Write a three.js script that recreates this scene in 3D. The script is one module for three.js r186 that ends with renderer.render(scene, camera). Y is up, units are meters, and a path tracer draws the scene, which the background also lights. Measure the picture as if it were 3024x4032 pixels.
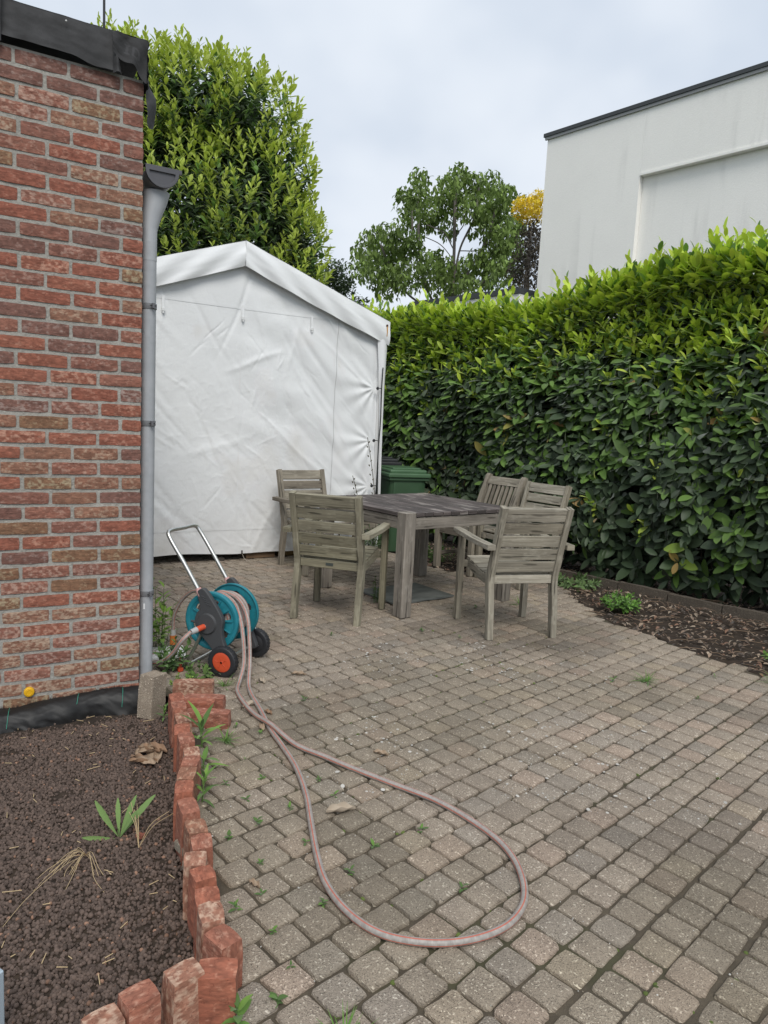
import * as THREE from 'three';
import { RoundedBoxGeometry } from 'three/addons/geometries/RoundedBoxGeometry.js';
import { mergeGeometries, toCreasedNormals } from 'three/addons/utils/BufferGeometryUtils.js';

// ---------------------------------------------------------------- camera, sky, sun, exposure
const scene = new THREE.Scene();
const D2R = Math.PI / 180;
const camera = new THREE.PerspectiveCamera(71.62, 768 / 1024, 0.05, 300);
camera.position.set(0, 1.4, 0);
camera.rotation.order = 'YXZ';
camera.rotation.set(-7.2 * D2R, 0, 2.95 * D2R);
camera.updateMatrixWorld(true);

const renderer = new THREE.WebGLRenderer({ antialias: true });
renderer.setSize(768, 1024);
renderer.toneMapping = THREE.LinearToneMapping;
renderer.toneMappingExposure = 1.52;
renderer.shadowMap.enabled = true;
renderer.shadowMap.type = THREE.PCFSoftShadowMap;

function rng(seed) { let a = seed >>> 0; return () => { a = (a + 0x6D2B79F5) | 0; let t = Math.imul(a ^ (a >>> 15), 1 | a); t = (t + Math.imul(t ^ (t >>> 7), 61 | t)) ^ t; return ((t ^ (t >>> 14)) >>> 0) / 4294967296; }; }
const PERM = new Float32Array(65536); { const r = rng(77); for (let i = 0; i < 65536; i++) PERM[i] = r(); }
const hsh = (x, y, s = 0) => PERM[((x * 73 + y * 9277 + s * 3571) % 65536 + 65536) % 65536 | 0];
function vn(x, y, per = 0, s = 0) {
  let xi = Math.floor(x), yi = Math.floor(y); const fx = x - xi, fy = y - yi;
  let x1 = xi + 1, y1 = yi + 1;
  if (per) { xi = ((xi % per) + per) % per; yi = ((yi % per) + per) % per; x1 = ((x1 % per) + per) % per; y1 = ((y1 % per) + per) % per; }
  const u = fx * fx * (3 - 2 * fx), v = fy * fy * (3 - 2 * fy);
  const a = hsh(xi, yi, s), b = hsh(x1, yi, s), c = hsh(xi, y1, s), d = hsh(x1, y1, s);
  return a + (b - a) * u + (c - a) * v + (a - b - c + d) * u * v;
}
function fbm(x, y, oct = 4, per = 0, s = 0) { let a = 0.5, t = 0, n = 0; for (let i = 0; i < oct; i++) { t += a * vn(x, y, per, s + i); n += a; a *= 0.5; x *= 2; y *= 2; per *= 2; } return t / n; }
const sst = (a, b, x) => { const t = Math.min(1, Math.max(0, (x - a) / (b - a))); return t * t * (3 - 2 * t); };
const lerp = (a, b, t) => a + (b - a) * t;
const mixc = (a, b, t) => [lerp(a[0], b[0], t), lerp(a[1], b[1], t), lerp(a[2], b[2], t)];

{ // overcast sky: pale grey-blue cloud deck
  const w = 1024, h = 512, d = new Float32Array(w * h * 4);
  for (let j = 0; j < h; j++) for (let i = 0; i < w; i++) {
    const el = (j + 0.5) / h * Math.PI - Math.PI / 2, az = (i + 0.5) / w * Math.PI * 2;
    const cx = Math.cos(az) * Math.cos(el), cz = Math.sin(az) * Math.cos(el), k = 1 / (Math.abs(Math.sin(el)) + 0.35);
    const c = fbm(cx * k * 2.2 + 40, cz * k * 2.2 + 40, 5) * 0.7 + fbm(cx * k * 6 + 90, cz * k * 6 + 20, 4) * 0.3;
    const t = sst(0.28, 0.7, c);
    const col = mixc([0.40, 0.455, 0.535], [0.535, 0.575, 0.63], t);
    const o = (j * w + i) * 4; d[o] = col[0]; d[o + 1] = col[1]; d[o + 2] = col[2]; d[o + 3] = 1;
  }
  const sky = new THREE.DataTexture(d, w, h, THREE.RGBAFormat, THREE.FloatType);
  sky.mapping = THREE.EquirectangularReflectionMapping; sky.magFilter = THREE.LinearFilter; sky.needsUpdate = true;
  scene.background = sky; scene.environment = sky;
}
const sun = new THREE.DirectionalLight(new THREE.Color(1, 0.955, 0.885), 1.4);
sun.position.set(2.2, 11.1, 4.5); sun.target.position.set(0, 0, -5); scene.add(sun, sun.target);
sun.castShadow = true; sun.shadow.radius = 55; sun.shadow.mapSize.set(2048, 2048);
Object.assign(sun.shadow.camera, { left: -9, right: 9, top: 9, bottom: -9, near: 1, far: 60 });

// ---------------------------------------------------------------- helpers
const used = {};
function numbered(n) { if (used[n] === undefined) { used[n] = 0; return n; } used[n]++; return n + '_' + String(used[n]).padStart(3, '0'); }
function thing(name, label, category, p = [0, 0, 0], ry = 0, group) {
  const o = new THREE.Group(); o.name = numbered(name); o.position.set(...p); o.rotation.y = ry; o.userData = { label, category }; if (group) o.userData.group = group; scene.add(o); return o;
}
function part(name, geo, mat, parent) { const m = new THREE.Mesh(geo, mat); m.name = name; m.castShadow = m.receiveShadow = true; parent.add(m); return m; }
function structure(name, geo, mat) { const m = part(numbered(name), geo, mat, scene); m.userData = { kind: 'structure' }; return m; }
function solo(name, label, category, geo, mat, group) { const m = part(numbered(name), geo, mat, scene); m.userData = { label, category }; if (group) m.userData.group = group; return m; }
const C = (r, g, b) => new THREE.Color().setRGB(r, g, b);
const V = (x, y, z) => new THREE.Vector3(x, y, z);
const merge = (a) => mergeGeometries(a.map(g => g.index ? g.toNonIndexed() : g), false);
function tex(size, fn, rep = 1, srgb = true) {
  const [w, h] = Array.isArray(size) ? size : [size, size], d = new Uint8Array(w * h * 4);
  for (let j = 0; j < h; j++) for (let i = 0; i < w; i++) { const c = fn(i / w, j / h, i, j), o = (j * w + i) * 4; if (typeof c === 'number') { d[o] = d[o + 1] = d[o + 2] = Math.max(0, Math.min(255, c * 255)); } else for (let k = 0; k < 3; k++) d[o + k] = Math.max(0, Math.min(255, c[k] * 255)); d[o + 3] = 255; }
  const t = new THREE.DataTexture(d, w, h); t.wrapS = t.wrapT = THREE.RepeatWrapping; t.magFilter = THREE.LinearFilter; t.minFilter = THREE.LinearMipmapLinearFilter; t.generateMipmaps = true;
  if (srgb) t.colorSpace = THREE.SRGBColorSpace; if (Array.isArray(rep)) t.repeat.set(...rep); else t.repeat.set(rep, rep); t.needsUpdate = true; return t;
}
// uv in metres by dominant normal; grain axis 0,1,2 goes along u
function triUV(g, grain = 0, off = [0, 0]) {
  g = g.index ? g.toNonIndexed() : g; const p = g.attributes.position, uv = new Float32Array(p.count * 2);
  const a = V(), b = V(), c = V();
  for (let i = 0; i < p.count; i += 3) {
    a.fromBufferAttribute(p, i); b.fromBufferAttribute(p, i + 1); c.fromBufferAttribute(p, i + 2);
    const n = b.clone().sub(a).cross(c.clone().sub(a)); const nn = [Math.abs(n.x), Math.abs(n.y), Math.abs(n.z)]; const ax = nn.indexOf(Math.max(...nn));
    const u = ax === grain ? (ax + 1) % 3 : grain, w = 3 - ax - u;
    for (let k = 0; k < 3; k++) { const q = [p.getX(i + k), p.getY(i + k), p.getZ(i + k)]; uv[(i + k) * 2] = q[u] + off[0]; uv[(i + k) * 2 + 1] = q[w] + off[1]; }
  }
  g.setAttribute('uv', new THREE.BufferAttribute(uv, 2)); return g;
}
const RB = rng(5);
function board(w, h, d, grain, r = 0.004) { return triUV(new RoundedBoxGeometry(w, h, d, 1, Math.min(r, w * 0.45, h * 0.45, d * 0.45)), grain, [RB() * 3, RB() * 3]); }
const at = (g, x, y, z, rx = 0, ry = 0, rz = 0) => { if (rx) g.rotateX(rx); if (rz) g.rotateZ(rz); if (ry) g.rotateY(ry); return g.translate(x, y, z); };
function tube(pts, r, seg = 40, rad = 8, closed = false) { const c = new THREE.CatmullRomCurve3(pts.map(p => V(...p)), closed, 'centripetal'); const g = new THREE.TubeGeometry(c, seg, r, rad, closed); const L = c.getLength(), u = g.attributes.uv; for (let i = 0; i < u.count; i++) u.setX(i, u.getX(i) * L); return g; }
function taper(a, b, r0, r1, rad = 6) { const A = V(...a), B = V(...b), d = B.clone().sub(A); const g = new THREE.CylinderGeometry(r1, r0, d.length(), rad, 1); g.translate(0, d.length() / 2, 0); g.applyQuaternion(new THREE.Quaternion().setFromUnitVectors(V(0, 1, 0), d.normalize())); return g.translate(...a); }
function grid(nx, ny, fn) { // fn(u,v) -> [x,y,z,(uvx,uvy)]
  const pos = [], uv = [], idx = [];
  for (let j = 0; j <= ny; j++) for (let i = 0; i <= nx; i++) { const q = fn(i / nx, j / ny); pos.push(q[0], q[1], q[2]); uv.push(q[3] ?? i / nx, q[4] ?? j / ny); }
  for (let j = 0; j < ny; j++) for (let i = 0; i < nx; i++) { const a = j * (nx + 1) + i, b = a + 1, c = a + nx + 1, d = c + 1; idx.push(a, b, d, a, d, c); }
  const g = new THREE.BufferGeometry(); g.setAttribute('position', new THREE.Float32BufferAttribute(pos, 3)); g.setAttribute('uv', new THREE.Float32BufferAttribute(uv, 2)); g.setIndex(idx); g.computeVertexNormals(); return g;
}
// leaf: along +Z, face up +Y
function leafGeo(L, W, fold = 0.18, droop = 0.15, seg = 4, blunt = 0.8, pw = 0.85) {
  const pos = [], uv = [], idx = [];
  for (let i = 0; i <= seg; i++) { const t = i / seg, w = W * 0.5 * Math.max(0.02, Math.pow(Math.sin(Math.PI * Math.pow(t * 0.96 + 0.02, blunt)), pw)), y = -droop * L * t * t, z = L * t; pos.push(-w, y + fold * w * 2, z, 0, y, z, w, y + fold * w * 2, z); uv.push(0, t, 0.5, t, 1, t); }
  for (let i = 0; i < seg; i++) { const a = i * 3; idx.push(a, a + 3, a + 4, a, a + 4, a + 1, a + 1, a + 4, a + 5, a + 1, a + 5, a + 2); }
  const g = new THREE.BufferGeometry(); g.setAttribute('position', new THREE.Float32BufferAttribute(pos, 3)); g.setAttribute('uv', new THREE.Float32BufferAttribute(uv, 2)); g.setIndex(idx); g.computeVertexNormals(); return g;
}
const _m = new THREE.Matrix4(), _x = V(), _y = V(), _z = V();
function leafMat(P, dir, up, s, sw = s) { _z.copy(dir).normalize(); _y.copy(up).addScaledVector(_z, -up.dot(_z)); if (_y.lengthSq() < 1e-5) _y.set(0, 1, 0.01).addScaledVector(_z, -_z.y); _y.normalize(); _x.crossVectors(_y, _z); return new THREE.Matrix4().makeBasis(_x.clone().multiplyScalar(sw), _y.clone().multiplyScalar(s), _z.clone().multiplyScalar(s)).setPosition(P); }
// a leafy shoot: pushes {m, c} leaves
function shoot(out, R, P, A, len, n, leaf, col, a0 = 1.15, a1 = 0.35) {
  A = A.clone().normalize(); const ref = Math.abs(A.y) < 0.9 ? V(0, 1, 0) : V(1, 0, 0); const p1 = ref.clone().cross(A).normalize(), p2 = A.clone().cross(p1); let ph = R() * 6.28;
  for (let k = 0; k < n; k++) {
    const t = (k + 0.5) / n; ph += 2.4 + (R() - 0.5) * 0.6; const al = lerp(a0, a1, t) + (R() - 0.5) * 0.3;
    const dir = A.clone().multiplyScalar(Math.cos(al)).addScaledVector(p1, Math.cos(ph) * Math.sin(al)).addScaledVector(p2, Math.sin(ph) * Math.sin(al));
    const s = leaf * (0.75 + 0.4 * R()) * (t > 0.75 ? 0.72 : 1);
    const pp = P.clone().addScaledVector(A, len * t); out.push({ m: leafMat(pp, dir, A.clone().addScaledVector(V(0, 1, 0), 0.35), s, s * (0.85 + 0.3 * R())), c: col(t, R), p: pp, s });
  }
}
function instanced(name, geo, mat, list, parent, kind = 'stuff') { const im = new THREE.InstancedMesh(geo, mat, list.length); im.name = name; list.forEach((l, i) => { im.setMatrixAt(i, l.m); im.setColorAt(i, l.c); }); im.castShadow = im.receiveShadow = true; if (kind) im.userData.kind = kind; parent.add(im); return im; }
// the n leaves that show largest become meshes of their own, the rest one part
function splitLeaves(list, n, root, geo, matFor, partName, stuffName, stuffMat, ok) {
  root.updateMatrixWorld(true); const q = V();
  for (const l of list) { q.copy(l.p).applyMatrix4(root.matrixWorld); const d = q.distanceTo(camera.position); q.project(camera); l.v = (Math.abs(q.x) < 0.98 && Math.abs(q.y) < 0.98 && (!ok || ok(l))) ? l.s / d : 0; }
  const srt = list.map((l, i) => i).sort((a, b) => list[b].v - list[a].v); const pick = new Set(srt.slice(0, n));
  for (const i of pick) { const l = list[i]; const m = part(partName, geo, matFor(l), root); l.m.decompose(m.position, m.quaternion, m.scale); }
  instanced(stuffName, geo, stuffMat, list.filter((l, i) => !pick.has(i)), root);
}

// ---------------------------------------------------------------- textures and materials
const texBrick = [0, 1, 2].map(k => tex([1024, 512], (u, v) => {
  const a = fbm(u * 12, v * 12, 5, 12, 3 + k * 11), f = fbm(u * 60, v * 60, 3, 60, 9 + k), st = fbm(u * 22, v * 30, 3, 22, 30 + k), w = fbm(u * 56, v * 30, 6, 0, 50 + k * 3);
  let c = mixc([0.51, 0.34, 0.285], [0.63, 0.445, 0.38], a); c = c.map(x => x * (0.78 + 0.34 * f) * (0.9 + 0.2 * st));
  const lime = sst([0.55, 0.47, 0.40][k], [0.78, 0.72, 0.66][k], w * 0.75 + 0.25 * f) * (0.5 + 0.5 * f) * [0.42, 0.52, 0.66][k]; c = mixc(c, [0.79, 0.715, 0.66], lime);
  const crack = Math.abs(fbm(u * 22, v * 18, 4, 14, 70 + k) - 0.5); return mixc([0.3, 0.15, 0.12], c, sst(0.0, 0.012, crack) * 0.6 + 0.4);
}, [1 / 0.8, 1 / 0.4]));
const bumpBrick = tex([1024, 512], (u, v) => fbm(u * 26, v * 26, 5, 26, 21) * 0.7 + 0.3 * fbm(u * 16, v * 60, 3, 16, 5), [1 / 0.8, 1 / 0.4], false);
const brickTints = [[1, 0.97, 0.96], [0.88, 0.86, 0.88], [1.06, 0.88, 0.80], [0.84, 1.0, 0.82], [0.72, 0.80, 0.88], [0.96, 1.06, 0.98], [1.0, 0.80, 0.74]];
const brickMat = []; for (const k of [0, 1, 2]) for (const t of brickTints) brickMat.push(new THREE.MeshStandardMaterial({ map: texBrick[k], color: C(...t.map(x => x * 1.0)), roughness: 0.93, bumpMap: bumpBrick, bumpScale: 0.004 }));
const mortarMat = new THREE.MeshStandardMaterial({ roughness: 1, map: tex(512, (u, v) => { const f = fbm(u * 64, v * 64, 3, 64, 2), a = fbm(u * 6, v * 6, 4, 6, 4); return mixc([0.52, 0.51, 0.485], [0.70, 0.69, 0.66], 0.5 * a + 0.5 * f).map(x => x * (0.9 + 0.2 * hsh(u * 512, v * 512))); }, 1 / 0.5), bumpMap: tex(512, (u, v) => fbm(u * 40, v * 40, 4, 40, 8), 1 / 0.5, false), bumpScale: 0.004 });
const texWood = tex(1024, (u, v) => {
  const wv = v + 0.012 * fbm(u * 3, v * 3, 3, 3, 6); const g = fbm(u * 4, wv * 90, 4, 0, 1) * 0.6 + fbm(u * 10, v * 220, 2, 10, 4) * 0.4, b = fbm(u * 3, v * 12, 4, 3, 9), bl = fbm(u * 20, v * 26, 4, 20, 15);
  let c = mixc([0.50, 0.48, 0.445], [0.66, 0.645, 0.61], sst(0.18, 0.82, g) * 0.7 + b * 0.3); c = c.map(x => x * (0.82 + 0.36 * b)); c = mixc(c, [0.76, 0.75, 0.72], sst(0.58, 0.8, bl) * 0.3); return mixc(c, [0.2, 0.19, 0.17], sst(0.62, 0.8, fbm(u * 6, v * 26, 4, 6, 22)) * 0.55);
}, [1 / 1.0, 1 / 0.5]);
const bumpWood = tex(1024, (u, v) => fbm(u * 6, v * 120, 4, 0, 1), [1, 2], false);
const woodTint = (r, g, b) => new THREE.MeshStandardMaterial({ map: texWood, color: C(r, g, b), roughness: 0.88, bumpMap: bumpWood, bumpScale: 0.0015 });
const woodA = [woodTint(0.80, 0.78, 0.62), woodTint(0.70, 0.68, 0.54), woodTint(0.88, 0.86, 0.72)];
const woodB = [woodTint(0.98, 0.95, 0.86), woodTint(0.86, 0.82, 0.72), woodTint(1.08, 1.05, 0.97)];
const woodC = [woodTint(0.82, 0.77, 0.70), woodTint(0.66, 0.61, 0.55), woodTint(0.92, 0.88, 0.8)];
const woodT = [woodTint(0.80, 0.76, 0.74), woodTint(0.70, 0.665, 0.65)];
const texTop = tex(1024, (u, v) => { const g = fbm(u * 5, v * 110, 4, 0, 2), b = fbm(u * 5, v * 7, 5, 5, 19), w = fbm(u * 7, v * 30, 5, 7, 27); let c = mixc([0.22, 0.20, 0.195], [0.46, 0.43, 0.42], g); c = c.map(x => x * (0.7 + 0.6 * b)); return mixc(c, [0.62, 0.60, 0.58], sst(0.58, 0.76, w) * 0.7); }, [1 / 1.2, 1 / 1.2]);
const woodTop = [0.95, 1.12, 0.82].map(k => new THREE.MeshStandardMaterial({ map: texTop, color: C(k, k * 0.97, k * 0.96), roughness: 0.8, bumpMap: bumpWood, bumpScale: 0.002 }));
const texPaver = tex(1024, (u, v, i, j) => {
  const f = hsh(i, j, 1), f2 = vn(u * 220, v * 220, 220, 3), g = vn(u * 90, v * 90, 90, 4), a = fbm(u * 7, v * 7, 4, 7, 12);
  let c = mixc([0.45, 0.415, 0.38], [0.69, 0.65, 0.60], a * 0.35 + f2 * 0.4 + f * 0.25); if (g > 0.76) c = mixc(c, [0.86, 0.83, 0.78], Math.min(0.8, (g - 0.76) * 4)); if (f2 < 0.18) c = mixc(c, [0.24, 0.22, 0.19], 0.5); return c;
}, 1 / 0.45);
const bumpPaver = tex(1024, (u, v) => vn(u * 200, v * 200, 200, 3) * 0.6 + vn(u * 90, v * 90, 90, 4) * 0.4, 1 / 0.45, false);
const paverMat = new THREE.MeshStandardMaterial({ map: texPaver, vertexColors: true, roughness: 0.95, bumpMap: bumpPaver, bumpScale: 0.0035 });
const texSoil = tex(1024, (u, v, i, j) => { const a = fbm(u * 20, v * 20, 5, 20, 3), f = hsh(i, j, 5); return mixc([0.12, 0.095, 0.075], [0.30, 0.245, 0.195], a * 0.7 + f * 0.3); }, 1 / 0.8);
const bumpSoil = tex(512, (u, v) => fbm(u * 26, v * 26, 5, 26, 3), 1 / 0.8, false);
const soilMat = new THREE.MeshStandardMaterial({ map: texSoil, roughness: 1, bumpMap: bumpSoil, bumpScale: 0.012 });
const jointMat = new THREE.MeshStandardMaterial({ roughness: 1, bumpMap: bumpSoil, bumpScale: 0.006, map: tex(1024, (u, v, i, j) => { const a = fbm(u * 40, v * 40, 4, 40, 3), m = fbm(u * 6, v * 6, 5, 6, 13), f = hsh(i, j, 5); let c = mixc([0.22, 0.195, 0.16], [0.41, 0.37, 0.31], a * 0.6 + f * 0.4); return mixc(c, [0.24, 0.25, 0.15], sst(0.56, 0.72, m) * 0.5); }, 1 / 1.5) });
const plain = (r, g, b, rough = 0.6, metal = 0, extra = {}) => new THREE.MeshStandardMaterial({ color: C(r, g, b), roughness: rough, metalness: metal, ...extra });
const laurelLeaf = (r, g, b) => new THREE.MeshPhysicalMaterial({ color: C(r, g, b), roughness: 0.95, side: THREE.DoubleSide, transmission: 0.38, thickness: 0, clearcoat: 0.45, clearcoatRoughness: 0.38 });
const leafInst = laurelLeaf(1, 1, 1);
const dullLeaf = new THREE.MeshPhysicalMaterial({ color: C(1, 1, 1), roughness: 0.97, side: THREE.DoubleSide, transmission: 0.3, thickness: 0 });
const weedMat = [[0.13, 0.26, 0.045], [0.19, 0.34, 0.06], [0.09, 0.17, 0.04]].map(c => new THREE.MeshPhysicalMaterial({ color: C(...c), roughness: 0.96, side: THREE.DoubleSide, transmission: 0.25, thickness: 0 }));
const steel = plain(0.62, 0.62, 0.6, 0.36, 0.9);
const pvc = new THREE.MeshStandardMaterial({ roughness: 0.5, map: tex(512, (u, v) => { const s = fbm(u * 40, v * 4, 4, 0, 3), m = fbm(u * 9, v * 9, 5, 0, 14); return mixc([0.60, 0.615, 0.63], [0.69, 0.70, 0.715], s * 0.5 + m * 0.5); }) });
const pvcDark = plain(0.085, 0.085, 0.095, 0.5), blackPl = plain(0.022, 0.023, 0.026, 0.55), whitePl = plain(0.72, 0.73, 0.73, 0.5);

// ---------------------------------------------------------------- ground, patio
structure('ground', new THREE.PlaneGeometry(260, 260).rotateX(-Math.PI / 2).translate(0, -0.13, -40), plain(0.07, 0.075, 0.045, 1));
const WALL = { x: -1.212, z: -3.504, ry: 30 * D2R };
const patioPoly = [[4.6, -0.4], [3.3, -2.5], [2.353, -4.127], [1.751, -5.169], [1.62, -5.9], [1.66, -6.38], [1.2, -6.62], [0.66, -6.79], [0.40, -7.05], [0.05, -7.75], [-0.9, -9.4], [-4.0, -9.4], [-3.3, -6.9], [-1.33, -3.66], [-1.12, -3.46], [-0.90, -3.28], [-0.85, -3.08], [-0.77, -2.86], [-0.65, -2.5], [-0.61, -2.3], [-0.52, -2.06], [-0.44, -1.88], [-0.355, -1.66], [-0.30, -1.5], [-0.40, -1.40], [-0.58, -1.25], [-1.1, -0.75], [-1.1, -0.4]];
const inPoly = (x, z, P) => { let c = false; for (let i = 0, j = P.length - 1; i < P.length; j = i++) { const [xi, zi] = P[i], [xj, zj] = P[j]; if ((zi > z) !== (zj > z) && x < (xj - xi) * (z - zi) / (zj - zi) + xi) c = !c; } return c; };
const und = (x, z) => 0.006 * (fbm(x * 1.3 + 20, z * 1.3 + 20, 3) - 0.5) * 2;
const patio = new THREE.Group(); patio.name = 'patio'; patio.userData = { kind: 'structure' }; scene.add(patio);
{
  const sh = new THREE.Shape(patioPoly.map(([x, z]) => new THREE.Vector2(x, -z))); const g = new THREE.ShapeGeometry(sh).rotateX(-Math.PI / 2); const p = g.attributes.position, uv = g.attributes.uv; for (let i = 0; i < p.count; i++) uv.setXY(i, p.getX(i), p.getZ(i));
  part('joint_sand', g.translate(0, -0.0085, 0), jointMat, patio);
  const R = rng(11), PA = 44.1 * D2R, e1 = [Math.cos(PA), -Math.sin(PA)], e2 = [Math.sin(PA), Math.cos(PA)];
  const list = [];
  for (let r = -62; r < 54; r++) {
    let s = -2 + (r % 2 ? 0.056 : 0) + (R() - 0.5) * 0.05; const off = (R() - 0.5) * 0.006, wid = 0.112;
    while (s < 11) {
      const len = 0.0985 + 0.011 * R(); const ss = s + len / 2, tt = r * wid + off + wid / 2; s += len + 0.0095;
      const x = e1[0] * ss + e2[0] * tt, z = e1[1] * ss + e2[1] * tt; if (!inPoly(x, z, patioPoly)) continue;
      if (z < -6.2 && x < -2.3) continue;
      list.push({ x, z, len, w: wid - 0.0105, ds: Math.hypot(x, z), a: R(), b: R(), seed: R() });
    }
  }
  const q = V(); for (const l of list) { q.set(l.x, 0, l.z).project(camera); l.v = (Math.abs(q.x) < 1 && Math.abs(q.y) < 1 && q.z < 1) ? 1 / l.ds : 0; }
  list.sort((a, b) => b.v - a.v);
  const rest = [];
  list.forEach((l, n) => {
    const Rr = rng(1000 + Math.floor(l.seed * 1e6)), hl = l.len / 2, hw = l.w / 2, cr = 0.007 + 0.008 * Rr(), pts = [];
    for (const [sx, sy] of [[1, 1], [-1, 1], [-1, -1], [1, -1]]) { const a = [sx * hl, sy * (hw - cr)], c = [sx * (hl - cr * 0.3), sy * (hw - cr * 0.3)], b = [sx * (hl - cr), sy * hw]; pts.push(...(sx * sy > 0 ? [a, c, b] : [b, c, a])); const m = sx * sy > 0 ? [0, sy * hw] : [sx * hl, 0]; pts.push([m[0] + (m[0] ? 0 : 0), m[1]]); }
    const jit = pts.map(p => [p[0] + (Rr() - 0.5) * 0.005, p[1] + (Rr() - 0.5) * 0.005]); const N = jit.length;
    const y0 = und(l.x, l.z) + (Rr() - 0.5) * 0.004, tx = (Rr() - 0.5) * 0.04, tz = (Rr() - 0.5) * 0.04, th = (Rr() - 0.5) * 0.05;
    const ring = (f, y) => jit.map(p => [p[0] * f, y + p[0] * tx + p[1] * tz, p[1] * f]);
    const rings = [ring(0.86, y0 + 0.0004), ring(0.955, y0 - 0.0010), ring(1.0, y0 - 0.0048), ring(1.0, -0.03)];
    const pos = []; const tri = (a, b, c) => pos.push(...a, ...b, ...c);
    for (let i = 0; i < N; i++) { const j = (i + 1) % N; tri([0, y0 + 0.001, 0], rings[0][j], rings[0][i]); for (let k = 0; k < 3; k++) { tri(rings[k][i], rings[k][j], rings[k + 1][j]); tri(rings[k][i], rings[k + 1][j], rings[k + 1][i]); } }
    let g = new THREE.BufferGeometry(); g.setAttribute('position', new THREE.Float32BufferAttribute(pos, 3));
    const uo = Rr() * 5, vo = Rr() * 5, uv = [], col = [];
    const warm = fbm(l.x * 0.9 + 9, l.z * 0.9 + 33, 3), moss = sst(0.52, 0.7, fbm(l.x * 1.6 + 70, l.z * 1.6 + 50, 4));
    let base = [1.07, 1.025, 0.965]; if (l.a < 0.12) base = [1.17, 1.06, 0.985]; else if (l.a < 0.28) base = [0.99, 0.975, 0.945]; else if (l.a < 0.36) base = [1.12, 1.06, 0.95];
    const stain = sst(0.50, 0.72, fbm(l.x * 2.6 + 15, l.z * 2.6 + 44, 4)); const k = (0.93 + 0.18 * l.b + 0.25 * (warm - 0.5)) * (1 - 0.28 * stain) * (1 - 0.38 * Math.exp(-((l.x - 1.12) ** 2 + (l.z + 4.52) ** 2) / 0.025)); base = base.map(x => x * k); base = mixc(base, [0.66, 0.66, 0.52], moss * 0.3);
    for (let i = 0; i < pos.length; i += 3) { uv.push(pos[i] + uo + pos[i + 1], pos[i + 2] + vo + pos[i + 1] * 1.3); col.push(...base); }
    g.setAttribute('uv', new THREE.Float32BufferAttribute(uv, 2)); g.setAttribute('color', new THREE.Float32BufferAttribute(col, 3));
    g.computeVertexNormals(); g = toCreasedNormals(g, 0.7); const ang = 44.1 * D2R + th;
    if (n < 300) { const m = part('paver', g, paverMat, patio); m.position.set(l.x, 0, l.z); m.rotation.y = ang; } else rest.push(g.rotateY(ang).translate(l.x, 0, l.z));
  });
  part('distant_pavers', mergeGeometries(rest, false), paverMat, patio).userData.kind = 'stuff';
}
// soil around the patio (hedge bed, back corner), uneven
structure('hedge_bed_soil', grid(90, 120, (u, v) => { const x = -2.5 + 7.5 * u, z = -0.5 - 11 * v; const inside = inPoly(x, z, patioPoly) || (x < -0.2 && z > -4.2); return [x, inside ? -0.12 : -0.028 + 0.05 * (fbm(x * 3 + 5, z * 3 + 60, 4) - 0.5), z, x, z]; }), soilMat);

// ---------------------------------------------------------------- planting bed (left)
const bedY = (x, z) => { const d = (x - WALL.x) * 0.5 + (z - WALL.z) * 0.866; return lerp(-0.105, -0.055, sst(0.08, 0.45, d)) + 0.022 * (fbm(x * 5 + 30, z * 5 + 30, 4) - 0.5); };
const bedPoly = [[-0.93, -3.27], [-0.88, -3.05], [-0.8, -2.84], [-0.70, -2.5], [-0.66, -2.3], [-0.57, -2.06], [-0.49, -1.86], [-0.42, -1.66], [-0.40, -1.5], [-0.50, -1.43], [-0.6, -1.34], [-1.0, -0.95], [-3.2, -0.95], [-3.2, -2.34], [-1.22, -3.49], [-1.05, -3.38]];
structure('planting_bed_soil', grid(120, 120, (u, v) => { const x = -3.2 + 2.95 * u, z = -3.6 + 2.8 * v; return [x, inPoly(x, z, bedPoly) ? bedY(x, z) : -0.11, z, x, z]; }), soilMat);
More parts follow.
